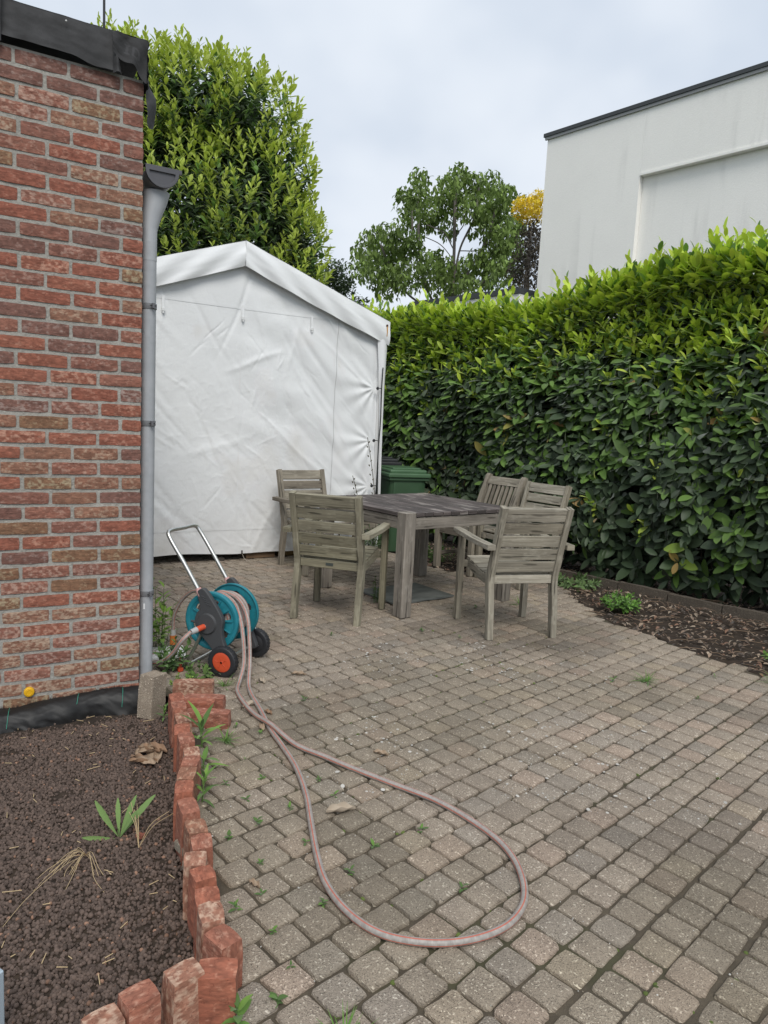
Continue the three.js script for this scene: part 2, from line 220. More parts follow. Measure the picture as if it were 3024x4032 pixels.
{
  const R = rng(21), L = [], e = new THREE.Euler(), qq = new THREE.Quaternion();
  for (let i = 0; i < 78000; i++) {
    const x = -1.95 + 1.6 * R(), z = -3.5 + 2.6 * R(); if (!inPoly(x, z, bedPoly)) continue;
    const d = (x - WALL.x) * 0.5 + (z - WALL.z) * 0.866; if (R() > sst(0.12, 0.42, d - 0.1 * fbm(x * 4, z * 4 + 9, 3) + 0.05) + 0.04) continue;
    if (fbm(x * 3.2 + 11, z * 3.2 + 7, 4) > 0.74 && R() < 0.8) continue; if (x > -1.2 && z > -3.2 && x > -0.72 - (z + 2.0) * -0.35 && R() < 0.25) continue;
    const s = 0.0032 + 0.0032 * Math.pow(R(), 1.5); const t = 0.6 + 0.75 * R(); e.set(R() * 6, R() * 6, R() * 6); qq.setFromEuler(e);
    const big = R(); const c = big < 0.03 ? C(0.24 * t, 0.14 * t, 0.095 * t) : C(0.108 * t, 0.077 * t, 0.062 * t);
    L.push({ m: new THREE.Matrix4().compose(V(x, bedY(x, z) + s * (0.25 + 0.9 * R()), z), qq, V(s * (0.9 + 0.4 * R()), s * (0.8 + 0.3 * R()), s * (0.9 + 0.3 * R()))), c });
  }
  const ig = new THREE.IcosahedronGeometry(1, 1); const p = ig.attributes.position; for (let i = 0; i < p.count; i++) { const k = 1 + 0.06 * (hsh(Math.round(p.getX(i) * 9) + 20, Math.round(p.getY(i) * 9 + p.getZ(i) * 31) + 90) - 0.5); p.setXYZ(i, p.getX(i) * k, p.getY(i) * k, p.getZ(i) * k); } ig.computeVertexNormals();
  const im = instanced('clay_pebbles', ig, plain(1, 1, 1, 0.95), L, scene); im.userData = { kind: 'stuff', label: 'brown expanded clay pebbles covering the planting bed', category: 'pebbles' };
}

// ---------------------------------------------------------------- brick wall
function brickGeo(L, H, Dp, seed, am = 0.0022, rd = 1, sg = [6, 3, 1]) {
  const g = new THREE.BoxGeometry(L, H, Dp, ...sg), p = g.attributes.position, R0 = seed * 131;
  for (let i = 0; i < p.count; i++) {
    let x = p.getX(i), y = p.getY(i), z = p.getZ(i); const ex = Math.abs(Math.abs(x) - L / 2) < 1e-6, ey = Math.abs(Math.abs(y) - H / 2) < 1e-6, ez = Math.abs(Math.abs(z) - Dp / 2) < 1e-6;
    const kx = Math.round(x * 1000), ky = Math.round(y * 1000), kz = Math.round(z * 1000); const n = (s) => hsh(kx + kz * 7 + R0, ky + s * 977, s) - 0.5;
    const e = ex + ey + ez; if (e >= 2) { const k = (e === 3 ? 0.0030 : 0.0014) * rd; if (ex) x -= Math.sign(x) * k * (0.6 + 0.8 * Math.abs(n(4))); if (ey) y -= Math.sign(y) * k * 0.8; if (ez) z -= Math.sign(z) * k; }
    p.setXYZ(i, x + n(1) * am, y + n(2) * am * 1.3, z + n(3) * am);
  }
  const g2 = triUV(g, 0, [hsh(seed, 5) * 4, hsh(seed, 9) * 4]); g2.computeVertexNormals(); return toCreasedNormals(g2, 0.9);
}
{
  const w = thing('brick_wall', 'tall red brick wall corner with grey mortar beside the planting bed', 'wall', [WALL.x, 0, WALL.z], WALL.ry);
  part('mortar', triUV(new THREE.BoxGeometry(2.2, 3.02, 2.4), 0).translate(-1.1 - 0.004, 1.4, -1.2 - 0.0055), mortarMat, w);
  const R = rng(31); let n = 0;
  for (let row = 0; row < 43; row++) {
    const y = -0.125 + row * 0.0705; let x = 0.0; let first = true;
    while (x > -1.25) {
      const L = (first && row % 2 === 0 ? 0.094 : first ? 0.19 : 0.2035) + (R() - 0.5) * 0.012; const H = 0.0562 + (R() - 0.5) * 0.004; n++;
      const lower = sst(0.75, 0.1, y), r = R(); const k = r < 0.16 + 0.7 * lower ? 2 : r < 0.6 + 0.3 * lower ? 1 : 0; let t = Math.floor(R() * 7); if (row > 40) t = 4; if (lower > 0.5 && R() < 0.5) t = 5;
      const b = part('brick', brickGeo(L, H, 0.095, n), brickMat[k * 7 + t], w); b.position.set(x - L / 2, y + 0.035 + (R() - 0.5) * 0.003, -0.0475 + (R() - 0.5) * 0.004); b.rotation.z = (R() - 0.5) * 0.012;
      x -= L + 0.0125 + (R() - 0.5) * 0.004; first = false;
    }
  }
  // black roofing membrane over the wall head
  const mem = thing('roof_membrane', 'black roofing membrane nailed along the top of the brick wall', 'membrane', [WALL.x, 2.9, WALL.z], WALL.ry);
  const memTex = tex(512, (u, v, i, j) => { const a = fbm(u * 8, v * 8, 5, 8, 4), f = hsh(i, j, 3); const k = 0.16 + 0.10 * a + 0.03 * f; return [k, k, k * 1.02]; }, 1 / 0.4);
  const memMat = new THREE.MeshStandardMaterial({ map: memTex, roughness: 0.85, side: THREE.DoubleSide, bumpMap: bumpSoil, bumpScale: 0.002 });
  part('front_sheet', grid(90, 24, (u, v) => { const x = -1.5 + 1.365 * u, b = 0.022 + 0.014 * fbm(x * 6, 3, 3) - 0.025 * sst(-0.32, -0.2, x); const y = lerp(0.178, b, v); return [x, y, 0.016 + 0.02 * v * (0.4 + fbm(x * 5 + 4, v * 2, 3)) + 0.006 * (fbm(x * 12, v * 6, 3) - 0.5), x, y]; }), memMat, mem);
  part('top_sheet', grid(60, 8, (u, v) => { const x = -1.5 + 1.52 * u; return [x, 0.178 + 0.004 * fbm(x * 20, v * 5, 2) - 0.05 * v * v + (x > -0.02 ? -0.01 : 0), 0.016 - 0.9 * v, x, v]; }), memMat, mem);
  const cv = document.createElement('canvas'); cv.width = 256; cv.height = 256; const cx = cv.getContext('2d'); cx.fillStyle = '#2d2d2e'; cx.fillRect(0, 0, 256, 256); cx.fillStyle = '#3a3a3c'; cx.save(); cx.translate(128, 150); cx.rotate(0.18); cx.font = 'bold 130px sans-serif'; cx.textAlign = 'center'; cx.fillText('ID', 6, 30); cx.restore();
  const lt = new THREE.CanvasTexture(cv); lt.colorSpace = THREE.SRGBColorSpace;
  part('folded_flap', grid(30, 30, (u, v) => { const x = -0.145 + 0.157 * u; const yt = 0.172, yb = lerp(0.075, -0.01, u) - 0.012 * Math.sin(u * 8); const y = lerp(yt, yb, v); return [x + 0.012 * v * Math.sin(u * 5), y, 0.026 + 0.03 * v * (1 - 0.4 * u) + 0.009 * Math.sin(u * 9 + v * 4) + 0.01 * fbm(u * 5, v * 5, 3), u, 1 - v]; }), new THREE.MeshStandardMaterial({ map: lt, roughness: 0.85, side: THREE.DoubleSide }), mem);
  part('fold_edge', grid(8, 20, (u, v) => [-0.142 + 0.03 * u * (0.3 + v), lerp(0.165, -0.005, v), 0.03 + 0.035 * Math.sin(u * 3.1) * v + 0.004 * Math.sin(v * 12), u * 0.1, v * 0.2]), memMat, mem);
  part('hanging_corner', grid(18, 24, (u, v) => { const x = 0.008 + 0.062 * u * (0.35 + 0.75 * Math.sin(v * 2.4)); const y = 0.10 - 0.28 * v + 0.05 * u * (v - 0.6); return [x, y, 0.02 - 0.12 * u + 0.02 * Math.sin(v * 9 + u * 4), x, y]; }), memMat, mem);
  part('edge_fold', grid(6, 30, (u, v) => [0.012 + 0.004 * Math.sin(v * 20), 0.172 - 0.2 * v * (1 - 0.1 * u), 0.03 - 0.25 * u, v, u]), memMat, mem);
  part('side_strip', grid(6, 12, (u, v) => [-0.72 + 0.135 * u, 0.3 - 0.30 * v, 0.045 + 0.01 * Math.sin(u * 6 + v * 5), u * 0.1, v * 0.3]), memMat, mem);
  for (const [x, y] of [[-0.335, 0.150], [-0.132, 0.142]]) part('nail', new THREE.SphereGeometry(0.0042, 10, 6), plain(0.7, 0.7, 0.68, 0.4), mem).position.set(x, y, 0.04);
  solo('roof_rod', 'thin dark rod rising above the membrane on the wall', 'rod', new THREE.CylinderGeometry(0.0055, 0.0055, 1.2, 10).translate(WALL.x - 0.172 * 0.866 - 0.02 * 0.5, 3.62, WALL.z + 0.172 * 0.5 - 0.02 * 0.866), blackPl);
  const dsc = thing('wall_disc', 'yellow plastic disc fixed low on the brick wall', 'disc', [WALL.x, 0.036, WALL.z], WALL.ry);
  const yel = plain(0.75, 0.42, 0.01, 0.5); part('cap', new THREE.LatheGeometry([[0, 0.010], [0.018, 0.010], [0.022, 0.008], [0.0235, 0.004], [0.0235, -0.006]].map(p => new THREE.Vector2(...p)), 28).rotateX(Math.PI / 2).translate(-0.508, 0, 0.004), yel, dsc); part('raised_ring', new THREE.TorusGeometry(0.013, 0.0016, 6, 24).translate(-0.508, 0, 0.0142), yel, dsc);
  // weed barrier
  const wb = thing('weed_barrier', 'frayed black woven weed barrier along the foot of the brick wall', 'fabric', [WALL.x, -0.1, WALL.z], WALL.ry);
  const wbm = new THREE.MeshStandardMaterial({ map: tex(256, (u, v, i, j) => { const k = 0.055 + 0.04 * ((i % 4 < 2) !== (j % 4 < 2) ? 1 : 0) + 0.03 * hsh(i >> 3, j >> 2); return [k, k, k]; }, 1 / 0.12), roughness: 0.55, side: THREE.DoubleSide });
  const wf = (u, v) => { const x = -1.5 + 1.515 * u, lo = fbm(x * 5 + 3, 8, 3), top = 0.10 + 0.022 * (fbm(x * 7, 2, 3) - 0.5) - 0.02 * sst(-0.2, -0.6, x); const z = 0.008 + (0.055 + 0.07 * lo) * v + 0.02 * Math.sin(v * 3.1) * (0.5 + lo); const y = top - (top + 0.005) * Math.pow(v, 1.5) + 0.010 * Math.sin(v * 3.14) * (lo + 0.3) + 0.012 * (fbm(x * 14 + v * 5, v * 4, 4) - 0.5) + 0.010 * Math.abs(Math.sin(x * 9 + v * 2.2 + 3 * lo)) * v * (1 - v) * 3; return [x, y, z + 0.022 * (fbm(x * 17 - v * 3, v * 3 + 5, 3) - 0.5) * v, x, v * 0.15]; };
  part('sheet', grid(220, 18, wf), wbm, wb);
  { const fr = [], R2 = rng(8); for (let i = 0; i < 420; i++) { const u = R2(), q = wf(u, 0); fr.push(taper([q[0], q[1] - 0.002, q[2]], [q[0] + (R2() - 0.5) * 0.008, q[1] + 0.004 + 0.012 * R2(), q[2] + 0.004 * R2()], 0.0007, 0.0003, 3)); } const f = part('frayed_threads', merge(fr), blackPl, wb); f.userData.kind = 'stuff'; }
  const teal = plain(0.05, 0.28, 0.20, 0.6); for (const [u, l] of [[0.60, 0.9], [0.80, 0.5], [0.935, 0.8]]) part('green_thread', tube([0, 0.25, 0.5, 0.75, 1].map(k => { const q = wf(u - 0.012 * k, k * l); return [q[0], q[1] + 0.002, q[2] + 0.003]; }), 0.0014, 12, 5), teal, wb);
}
// gutter and downpipe
{
  const X = (a, z) => [WALL.x + a * 0.866 + z * 0.5, WALL.z - a * 0.5 + z * 0.866];
  const [gx, gz] = X(0.089, -0.021); const gu = thing('rain_gutter', 'grey half-round gutter with dark end cap at the wall corner', 'gutter', [gx, 2.505, gz], WALL.ry);
  const prof = (r) => { const s = new THREE.Shape(); s.absarc(0, 0.03, r, Math.PI, Math.PI * 2, false); s.lineTo(r - 0.004, 0.03); s.absarc(0, 0.03, r - 0.004, Math.PI * 2, Math.PI, true); s.closePath(); return s; };
  part('channel', new THREE.ExtrudeGeometry(prof(0.072), { depth: 2.6, bevelEnabled: false, curveSegments: 20 }).translate(0, 0, -2.6), pvc, gu);
  const cap = new THREE.Shape(); cap.absarc(0, 0.03, 0.077, Math.PI, Math.PI * 2, false); cap.lineTo(0.09, 0.03); cap.lineTo(0.09, 0.046); cap.lineTo(-0.077, 0.046); cap.closePath();
  const hole = new THREE.Path(); hole.absarc(0, 0.024, 0.062, Math.PI, Math.PI * 2, false); hole.closePath(); const rim = cap.clone(); rim.holes.push(hole);
  const ec = part('end_cap', new THREE.ExtrudeGeometry(cap, { depth: 0.008, bevelEnabled: true, bevelSize: 0.001, bevelThickness: 0.001, curveSegments: 20 }), pvcDark, gu); part('rim', new THREE.ExtrudeGeometry(rim, { depth: 0.007, bevelEnabled: true, bevelSize: 0.0012, bevelThickness: 0.0012, curveSegments: 20 }).translate(0, 0, 0.0095), pvcDark, ec);
  const [px, pz] = X(0.043, -0.066); const dp = thing('downpipe', 'grey plastic downpipe running down the corner of the brick wall', 'pipe', [px, 0, pz], WALL.ry);
  const out = []; { const rr = [[2.12, 0.0355, 0], [2.26, 0.0355, 0.002], [2.28, 0.039, 0.004], [2.34, 0.047, 0.014], [2.40, 0.056, 0.03], [2.455, 0.064, 0.038]]; const ns = 24; out.push(grid(ns, rr.length - 1, (u, v) => { const k = Math.round(v * (rr.length - 1)), [y, r, ox] = rr[k], a = -u * Math.PI * 2; return [ox + r * Math.cos(a), y, -0.012 * k * 0.6 + r * Math.sin(a), u * 0.25, y]; })); }
  part('outlet', merge(out), pvc, dp);
  const pg = new THREE.CylinderGeometry(0.0345, 0.0345, 2.3, 28, 1).translate(0, 1.06, 0); part('pipe', triUV(pg, 1), pvc, dp);
  for (const y of [1.905, 1.335, 0.465]) { const b = part('bracket', new THREE.LatheGeometry([[0.0345, -0.013], [0.038, -0.013], [0.038, 0.013], [0.0345, 0.013]].map(p => new THREE.Vector2(...p)), 28), plain(0.17, 0.175, 0.185, 0.5), dp); b.position.y = y; const lug = part('lug', board(0.012, 0.026, 0.022, 1, 0.002), plain(0.12, 0.12, 0.13, 0.5), b); lug.position.set(0.012, 0, 0.045); part('bolt', new THREE.CylinderGeometry(0.003, 0.003, 0.03, 8).rotateZ(Math.PI / 2), blackPl, b).position.set(0.012, 0, 0.05); }
  part('sticker', board(0.012, 0.03, 0.001, 1, 0.0003), whitePl, dp).position.set(-0.014, 0.40, 0.0318);
}

// ---------------------------------------------------------------- edging bricks
{
  const P = [[-0.901, -3.082], [-0.864, -2.977], [-0.814, -2.88], [-0.787, -2.773], [-0.745, -2.679], [-0.694, -2.579], [-0.674, -2.492], [-0.662, -2.399], [-0.645, -2.3], [-0.603, -2.201], [-0.545, -2.084], [-0.504, -1.998], [-0.501, -1.918], [-0.464, -1.854], [-0.428, -1.765], [-0.399, -1.689], [-0.35, -1.61], [-0.338, -1.52], [-0.411, -1.478], [-0.488, -1.408], [-0.546, -1.352]];
  const ord = ['first', 'second', 'third', 'fourth', 'fifth', 'sixth', 'seventh', 'eighth', 'ninth', 'tenth', 'eleventh', 'twelfth', 'thirteenth', 'fourteenth', 'fifteenth', 'sixteenth', 'seventeenth'];
  const tint = [2, 0, 5, 2, 0, 5, 0, 3, 2, 0, 3, 0, 5, 2, 2, 5, 0, 2, 5, 0, 5], lime = [0, 1, 2, 0, 1, 2, 1, 1, 0, 0, 1, 1, 2, 0, 0, 2, 1, 0, 2, 1, 2];
  const word = ['orange', 'red', 'pale', 'reddish', 'brown', 'tan', 'pinkish', 'brown', 'red', 'red-brown', 'tan', 'chipped red', 'pale tan', 'bright red', 'red', 'pale', 'worn tan'];
  const R = rng(41); const edgeT = { 0: [1.15, 1.0, 0.90], 2: [1.22, 0.95, 0.80], 3: [1.05, 1.08, 0.94], 5: [1.16, 1.2, 1.1] }, edgeMat = {};
  const eMat = (k, t) => edgeMat[k + '_' + t] ??= new THREE.MeshStandardMaterial({ map: texBrick[k], color: C(...(edgeT[t] ?? [1.1, 0.95, 0.88])), roughness: 0.93, bumpMap: bumpBrick, bumpScale: 0.003 });
  { const ps = P.slice(0, 18).map(([x, z]) => new THREE.Vector2(x, -z)); const sh = new THREE.Shape([...ps, ...P.slice(0, 18).reverse().map(([x, z]) => new THREE.Vector2(x + 0.22, -z))]); const g = new THREE.ShapeGeometry(sh).rotateX(-Math.PI / 2), p = g.attributes.position; for (let i = 0; i < p.count; i++) g.attributes.uv.setXY(i, p.getX(i), p.getZ(i)); structure('paving_margin', g.translate(0, -0.013, 0), jointMat); }
  P.forEach(([x, z], i) => {
    const front = i >= 18, corner = i === 17; const a = P[Math.max(0, i - 1)], b = P[Math.min(P.length - 1, i + 1)]; let ang = front ? Math.atan2(0.07, 0.075) : Math.atan2(-(b[1] - a[1]), b[0] - a[0]); if (corner) ang = 0.12; else if (i === 16) ang = -0.75; else if (!front) ang += (R() - 0.5) * 0.22;
    const top = 0.12 + (R() - 0.5) * 0.02 + (front ? 0.004 : 0), H = 0.205; const label = front ? ['tall tan brick with whitish top, next to the corner brick of the bed edging', 'pinkish grey brick in the front edging, second from the corner brick', 'cream brick at the bottom edge of the picture, front edging'][i - 18] : corner ? 'bright red brick standing at the near corner of the bed edging' : `${word[i]} edging brick, ${ord[i]} in the row counted from the wall end`;
    const dn = Math.min(i ? Math.hypot(x - P[i - 1][0], z - P[i - 1][1]) : 1, i < 20 ? Math.hypot(x - P[i + 1][0], z - P[i + 1][1]) : 1); const g = brickGeo((corner ? 0.095 : Math.min(0.102, dn - 0.004)), H, 0.066 + (R() - 0.5) * 0.006, 600 + i, 0.0014, 1.5, [3, 5, 2]);
    const m = solo('edging_brick', label, 'brick', g, eMat(lime[i], tint[i]), 'bricks edging the planting bed'); m.position.set(x + (corner ? 0.004 : 0.006), top - H / 2, z + (corner ? 0.012 : 0)); m.rotation.set((R() - 0.5) * 0.12, ang, (R() - 0.5) * 0.05);
  });
  const lying = [[-0.905, 0.03, -3.405, 0.02, 5, 2, 'weathered brown brick lying farthest from the bed corner, beside the reel', 0.2], [-0.805, 0.024, -3.235, -0.05, 4, 1, 'dull red brick lying flat behind the orange broken brick', 0.19], [-0.815, 0.03, -3.165, -0.04, 2, 0, 'orange broken brick lying between two red bricks', 0.15], [-0.745, 0.03, -3.055, -0.06, 6, 1, 'large red brick lying across the end of the edging row', 0.2]];
  for (const [x, y, z, a, t, k, label, L] of lying) { const m = solo('loose_brick', label, 'brick', brickGeo(L, 0.088, 0.058, 700 + Math.round(L * 1000 + t), 0.002, 1.5, [6, 3, 2]), eMat(k, t), 'loose bricks at the end of the edging'); m.position.set(x, y, z); m.rotation.set(0.05, a + 0.06, 0.02); }
  const bg = solo('concrete_block', 'grey concrete paving block standing on end beside the downpipe', 'block', triUV(brickGeo(0.085, 0.21, 0.105, 811, 0.004), 1), new THREE.MeshStandardMaterial({ map: texPaver, color: C(1.05, 1.0, 0.92), roughness: 0.95, bumpMap: bumpPaver, bumpScale: 0.003 })); bg.position.set(-1.075, 0.035, -3.29); bg.rotation.set(-0.12, -0.35, -0.03);
}
console.log('stage masonry');

// ---------------------------------------------------------------- party tent
{
  const tent = thing('party_tent', 'white gabled party tent with closed front wall behind the chairs', 'tent', [-1.589, 0, -6.559], 32 * D2R);
  const AX = 0.25, EH = 1.55, roof = (x) => 2.97 - Math.abs(x - AX) * 0.342;
  const crk = tex(1024, (u, v) => { const a = Math.abs(fbm(u * 26 + 2.4 * v, v * 20, 5, 0, 3) - 0.5) * 2, b = Math.abs(fbm(u * 60, v * 44 + u * 9, 4, 0, 8) - 0.5) * 2, m = sst(0.4, 0.62, fbm(u * 4 + 7, v * 4, 3, 0, 5)); return 0.6 - 0.35 * Math.pow(1 - a, 5) * (0.4 + 0.6 * m) - 0.25 * Math.pow(1 - b, 5) * m + 0.15 * fbm(u * 7, v * 7, 4, 0, 44); }, 1 / 2.0, false);
  const clothMap = tex(1024, (u, v, i, j) => { const s = fbm(u * 9, v * 9, 5, 9, 3), d = fbm(u * 5, v * 3, 5, 0, 17), w = ((i & 3) < 1 ? 0.012 : 0) + ((j & 3) < 1 ? 0.012 : 0); let c = [0.925, 0.93, 0.935].map(x => x - w); c = mixc(c, [0.78, 0.755, 0.70], sst(0.6, 0.85, d) * 0.35 + sst(0.68, 0.85, s) * 0.15); return c; }, 1 / 3.2);
  const cloth = new THREE.MeshPhysicalMaterial({ map: clothMap, bumpMap: crk, bumpScale: 0.0018, roughness: 0.6, side: THREE.DoubleSide });
  const smooth = new THREE.MeshPhysicalMaterial({ map: clothMap, roughness: 0.55, side: THREE.DoubleSide });
  const redge = (y) => 1.79 - 0.02 * Math.pow(Math.sin(Math.max(0, Math.min(1, (y - 0.6) / 1.7)) * Math.PI), 1.5) - 0.04 * sst(2.1, 2.35, y) - 0.008 * Math.cos((y - 0.9) * 9);
  const RC = rng(57), creases = []; for (let i = 0; i < 210; i++) { const x = -1.2 + 2.9 * RC(), y = 0.1 + 2.3 * RC(), long = RC() < 0.2; const a = x > 0.9 ? -0.6 - 0.5 * RC() : (RC() < 0.65 ? -0.95 + (RC() - 0.5) * 0.7 : RC() * 3.14); creases.push([x, y, Math.cos(a), Math.sin(a), long ? 0.35 + 0.4 * RC() : 0.05 + 0.14 * RC(), long ? 0.02 + 0.02 * RC() : 0.007 + 0.009 * RC(), (long ? 0.007 : 0.0035) * (RC() < 0.5 ? -1 : 1) * (0.5 + 0.7 * RC())]); }
  const crease = (x, y) => { let t = 0; for (const [cx, cy, dx, dy, l, w, a] of creases) { const px = x - cx, py = y - cy; if (px > l || px < -l || py > l || py < -l) continue; const u = (px * dx + py * dy) / l, v = (-px * dy + py * dx + 0.02 * Math.sin(u * 4 + cx * 9) * l) / w; if (u * u < 1 && v * v < 9) t += a * Math.exp(-v * v) * (1 - u * u); } return t; };
  const rel = (x, y) => { // cloth relief in metres
    const cr = Math.pow(1 - Math.abs(fbm(x * 9 + y * 3.2, y * 8 - x * 2.5 + 30, 5, 0, 3) - 0.5) * 2, 4) * sst(1.3, 0.5, x) * sst(2.35, 1.6, y) * 0.0022;
    const dg = Math.sin((x * 0.62 + y * 0.78) * 14 + 5 * fbm(x * 2, y * 2, 3)) * 0.008 * sst(-0.2, 0.7, x) * sst(0.7, 1.4, y); const bw = 0.03 * (fbm(x * 1.4 + 4, y * 1.2 + 7, 3) - 0.5);
    let fan = 0; for (const [hx, hy] of [[1.72, 1.75], [1.71, 1.2], [1.70, 0.72]]) { const dx = hx - x, dy = hy - y, d = Math.hypot(dx, dy); if (dx > 0) fan += 0.006 * Math.cos(Math.atan2(dy, dx) * 11 + hy * 5) * sst(0.65, 0.05, d) * sst(0, 0.12, d); }
    const hem = 0.012 * (fbm(x * 8, y * 3, 3) - 0.5) * sst(0.5, 0.1, y) + 0.006 * Math.sin(x * 3.4 - 1) * sst(0.5, 0.1, y);
    return cr + dg + bw + fan + hem + crease(x, y);
  };
  part('front_wall', grid(300, 300, (u, v) => { const yb = 0.075 + 0.010 * Math.sin(u * 7) + 0.006 * Math.sin(u * 23), x0 = -1.27, y0 = v; const xr = 1.75, x1 = lerp(x0, xr, u); const yt = roof(x1) - 0.12, y = lerp(yb, yt, y0); const xx = lerp(x0, redge(y), u); return [xx, y, -0.065 + rel(xx, y), xx + 3, y]; }), cloth, tent);
  part('seam_band', grid(120, 2, (u, v) => { const x = -1.2 + 2.5 * u, y = 2.395 + 0.028 * (v - 0.5) - 0.012 * Math.sin(u * 3.1); return [x, y, -0.0625 + rel(x, y), x, y]; }), smooth, tent);
  part('bottom_hem', grid(140, 2, (u, v) => { const x = -1.2 + 2.9 * u, y = 0.31 + 0.02 * (v - 0.5); return [x, y, -0.0625 + rel(x, y), x, y]; }), smooth, tent);
  const zp = part('zip', grid(4, 120, (u, v) => { const y = 0.1 + 2.31 * v, x = 1.235 + 0.03 * (v) + 0.034 * (u - 0.5); return [x, y, -0.0610 + rel(x, y) + (u === 0.5 ? 0.003 : 0), x, y]; }), smooth, tent); part('zip_teeth', grid(1, 120, (u, v) => { const y = 0.1 + 2.31 * v, x = 1.235 + 0.03 * v + 0.006 * (u - 0.5); return [x, y, -0.056 + rel(x, y), x, y]; }), plain(0.5, 0.5, 0.5, 0.6), zp);
  for (const x of [AX]) part('centre_seam', grid(2, 120, (u, v) => { const y = 0.1 + 2.66 * v, xx = x + 0.014 * (u - 0.5); return [xx, y, -0.0625 + rel(xx, y), xx, y]; }), smooth, tent);
  for (const [x, y] of [[-0.47, 2.385], [0.26, 2.395], [0.97, 2.375]]) { const s = part('strap', board(0.022, 0.115, 0.004, 1, 0.001), smooth, tent); s.position.set(x, y - 0.045, -0.05 + rel(x, y)); s.rotation.x = -0.05; const b = part('buckle', board(0.030, 0.03, 0.010, 0, 0.003), whitePl, s); b.position.set(0, -0.062, 0.003); part('prong', board(0.016, 0.02, 0.006, 0, 0.002), whitePl, s).position.set(0, -0.085, 0.003); }
  // valance and roof cover
  for (const s of [-1, 1]) {
    part(s < 0 ? 'valance' : 'valance', grid(100, 16, (u, v) => { const d = EH * u * 1.02, x = AX + s * d, sag = 0.012 * Math.sin(u * Math.PI); const y = roof(x) - v * (0.222 + 0.015 * u) - sag * v; return [x, y, 0.012 * Math.sin(v * 3.1) + 0.006 * Math.sin((u * 6 - v * 1.6) * 4 + s) * (0.4 + v) + 0.010 * (fbm(u * 5 - v * 2, v * 3 + s * 9, 3) - 0.5), x + 5, y]; }), smooth, tent);
    part('roof_cover', grid(40, 30, (u, v) => { const x = AX + s * EH * 1.02 * u, z = -3.1 * v; return [x, roof(x) + 0.004 - 0.03 * Math.sin(v * 9.42) * Math.sin(v * 9.42) * Math.sin(u * 3.1), z, x, z]; }), smooth, tent);
    part('side_valance', grid(40, 6, (u, v) => { const x = AX + s * EH * 1.02; return [x + 0.008 * Math.sin(u * 20) * v, roof(x) - 0.235 * v, -3.1 * u, u * 3, v * 0.2]; }), smooth, tent);
    part('side_wall', grid(60, 30, (u, v) => { const x = AX + s * (EH + 0.005); return [x + 0.014 * Math.sin(u * 38 + v * 2) * (1 - v * 0.6), lerp(0.06, roof(x) - 0.05, v), -0.12 - 2.9 * u, u * 3, v * 2.2]; }), cloth, tent);
    part('post', new THREE.CylinderGeometry(0.02, 0.02, 2.36, 16).translate(AX + s * 1.522, 1.18, -0.06), plain(0.74, 0.74, 0.73, 0.45), tent);
    part('roof_bar', taper([AX, 2.93, -0.05], [AX + s * 1.55, 2.40, -0.05], 0.016, 0.016, 10), plain(0.74, 0.74, 0.73, 0.45), tent);
  }
  part('back_wall', grid(40, 40, (u, v) => { const x = lerp(AX - EH, AX + EH, u); return [x, lerp(0.05, roof(x) - 0.02, v), -3.05 + 0.02 * (fbm(u * 6, v * 6, 3) - 0.5), x, v * 2.5]; }), cloth, tent);
  part('corner_sleeve', grid(8, 60, (u, v) => { const y = 0.5 + 1.76 * v, x = lerp(1.752 + 0.035 * Math.pow(1 - v, 2) - 0.07 * Math.pow(v, 3) + 0.02, 1.828 - 0.012 * Math.sin(v * 3), u); return [x, y, 0.002 - 0.03 * Math.pow(u * 2 - 1, 2), x, y]; }), smooth, tent);
  part('lower_sleeve', grid(6, 20, (u, v) => { const y = 0.06 + 0.44 * v, x = lerp(1.787, 1.828, u); return [x, y, 0.002 - 0.03 * Math.pow(u * 2 - 1, 2), x, y]; }), smooth, tent);
  part('bungee_cord', tube([[1.765, 1.96, 0.01], [1.758, 1.76, 0.015], [1.765, 1.4, 0.012], [1.755, 1.2, 0.016], [1.75, 0.7, 0.015], [1.742, 0.5, 0.012], [1.75, 0.05, 0]], 0.0062, 60, 7), blackPl, tent);
  for (const [x, y] of [[1.715, 1.745], [1.70, 1.205], [1.70, 0.73]]) { const k = part('toggle', new THREE.SphereGeometry(0.017, 12, 8).scale(1, 1, 0.6), blackPl, tent); k.position.set(x, y, 0.005); part('loop', tube([[0, 0, 0], [0.02, 0.002, 0.008], [0.045, 0, 0.006]], 0.004, 8, 6), blackPl, k); }
  const bolt = part('corner_bolt', new THREE.SphereGeometry(0.013, 12, 8).scale(1, 1, 0.5), plain(0.09, 0.04, 0.02, 0.7), tent); bolt.position.set(1.79, roof(1.79) - 0.055, 0.012);
  part('rust_stain', grid(3, 10, (u, v) => [1.79 + (u - 0.5) * 0.016 * (1 - 0.5 * v), roof(1.79) - 0.066 - 0.10 * v, 0.0165 + 0.004 * Math.sin(v * 3.1), u, v]), plain(0.55, 0.30, 0.10, 0.8), tent);
  part('hem_hook', board(0.014, 0.04, 0.01, 1, 0.003), plain(0.05, 0.04, 0.035, 0.8), tent).position.set(0.30, 0.085, -0.03);
  part('hem_cord', tube([[0.30, 0.07, -0.02], [0.31, 0.03, 0.02], [0.335, 0.005, 0.06], [0.36, 0.004, 0.07]], 0.0025, 14, 5), plain(0.4, 0.36, 0.3, 0.9), tent);
  // things stored inside, seen through the gap
  const W = (x, z) => { const a = 32 * D2R; return [-1.589 + x * Math.cos(a) + z * Math.sin(a), -6.559 - x * Math.sin(a) + z * Math.cos(a)]; };
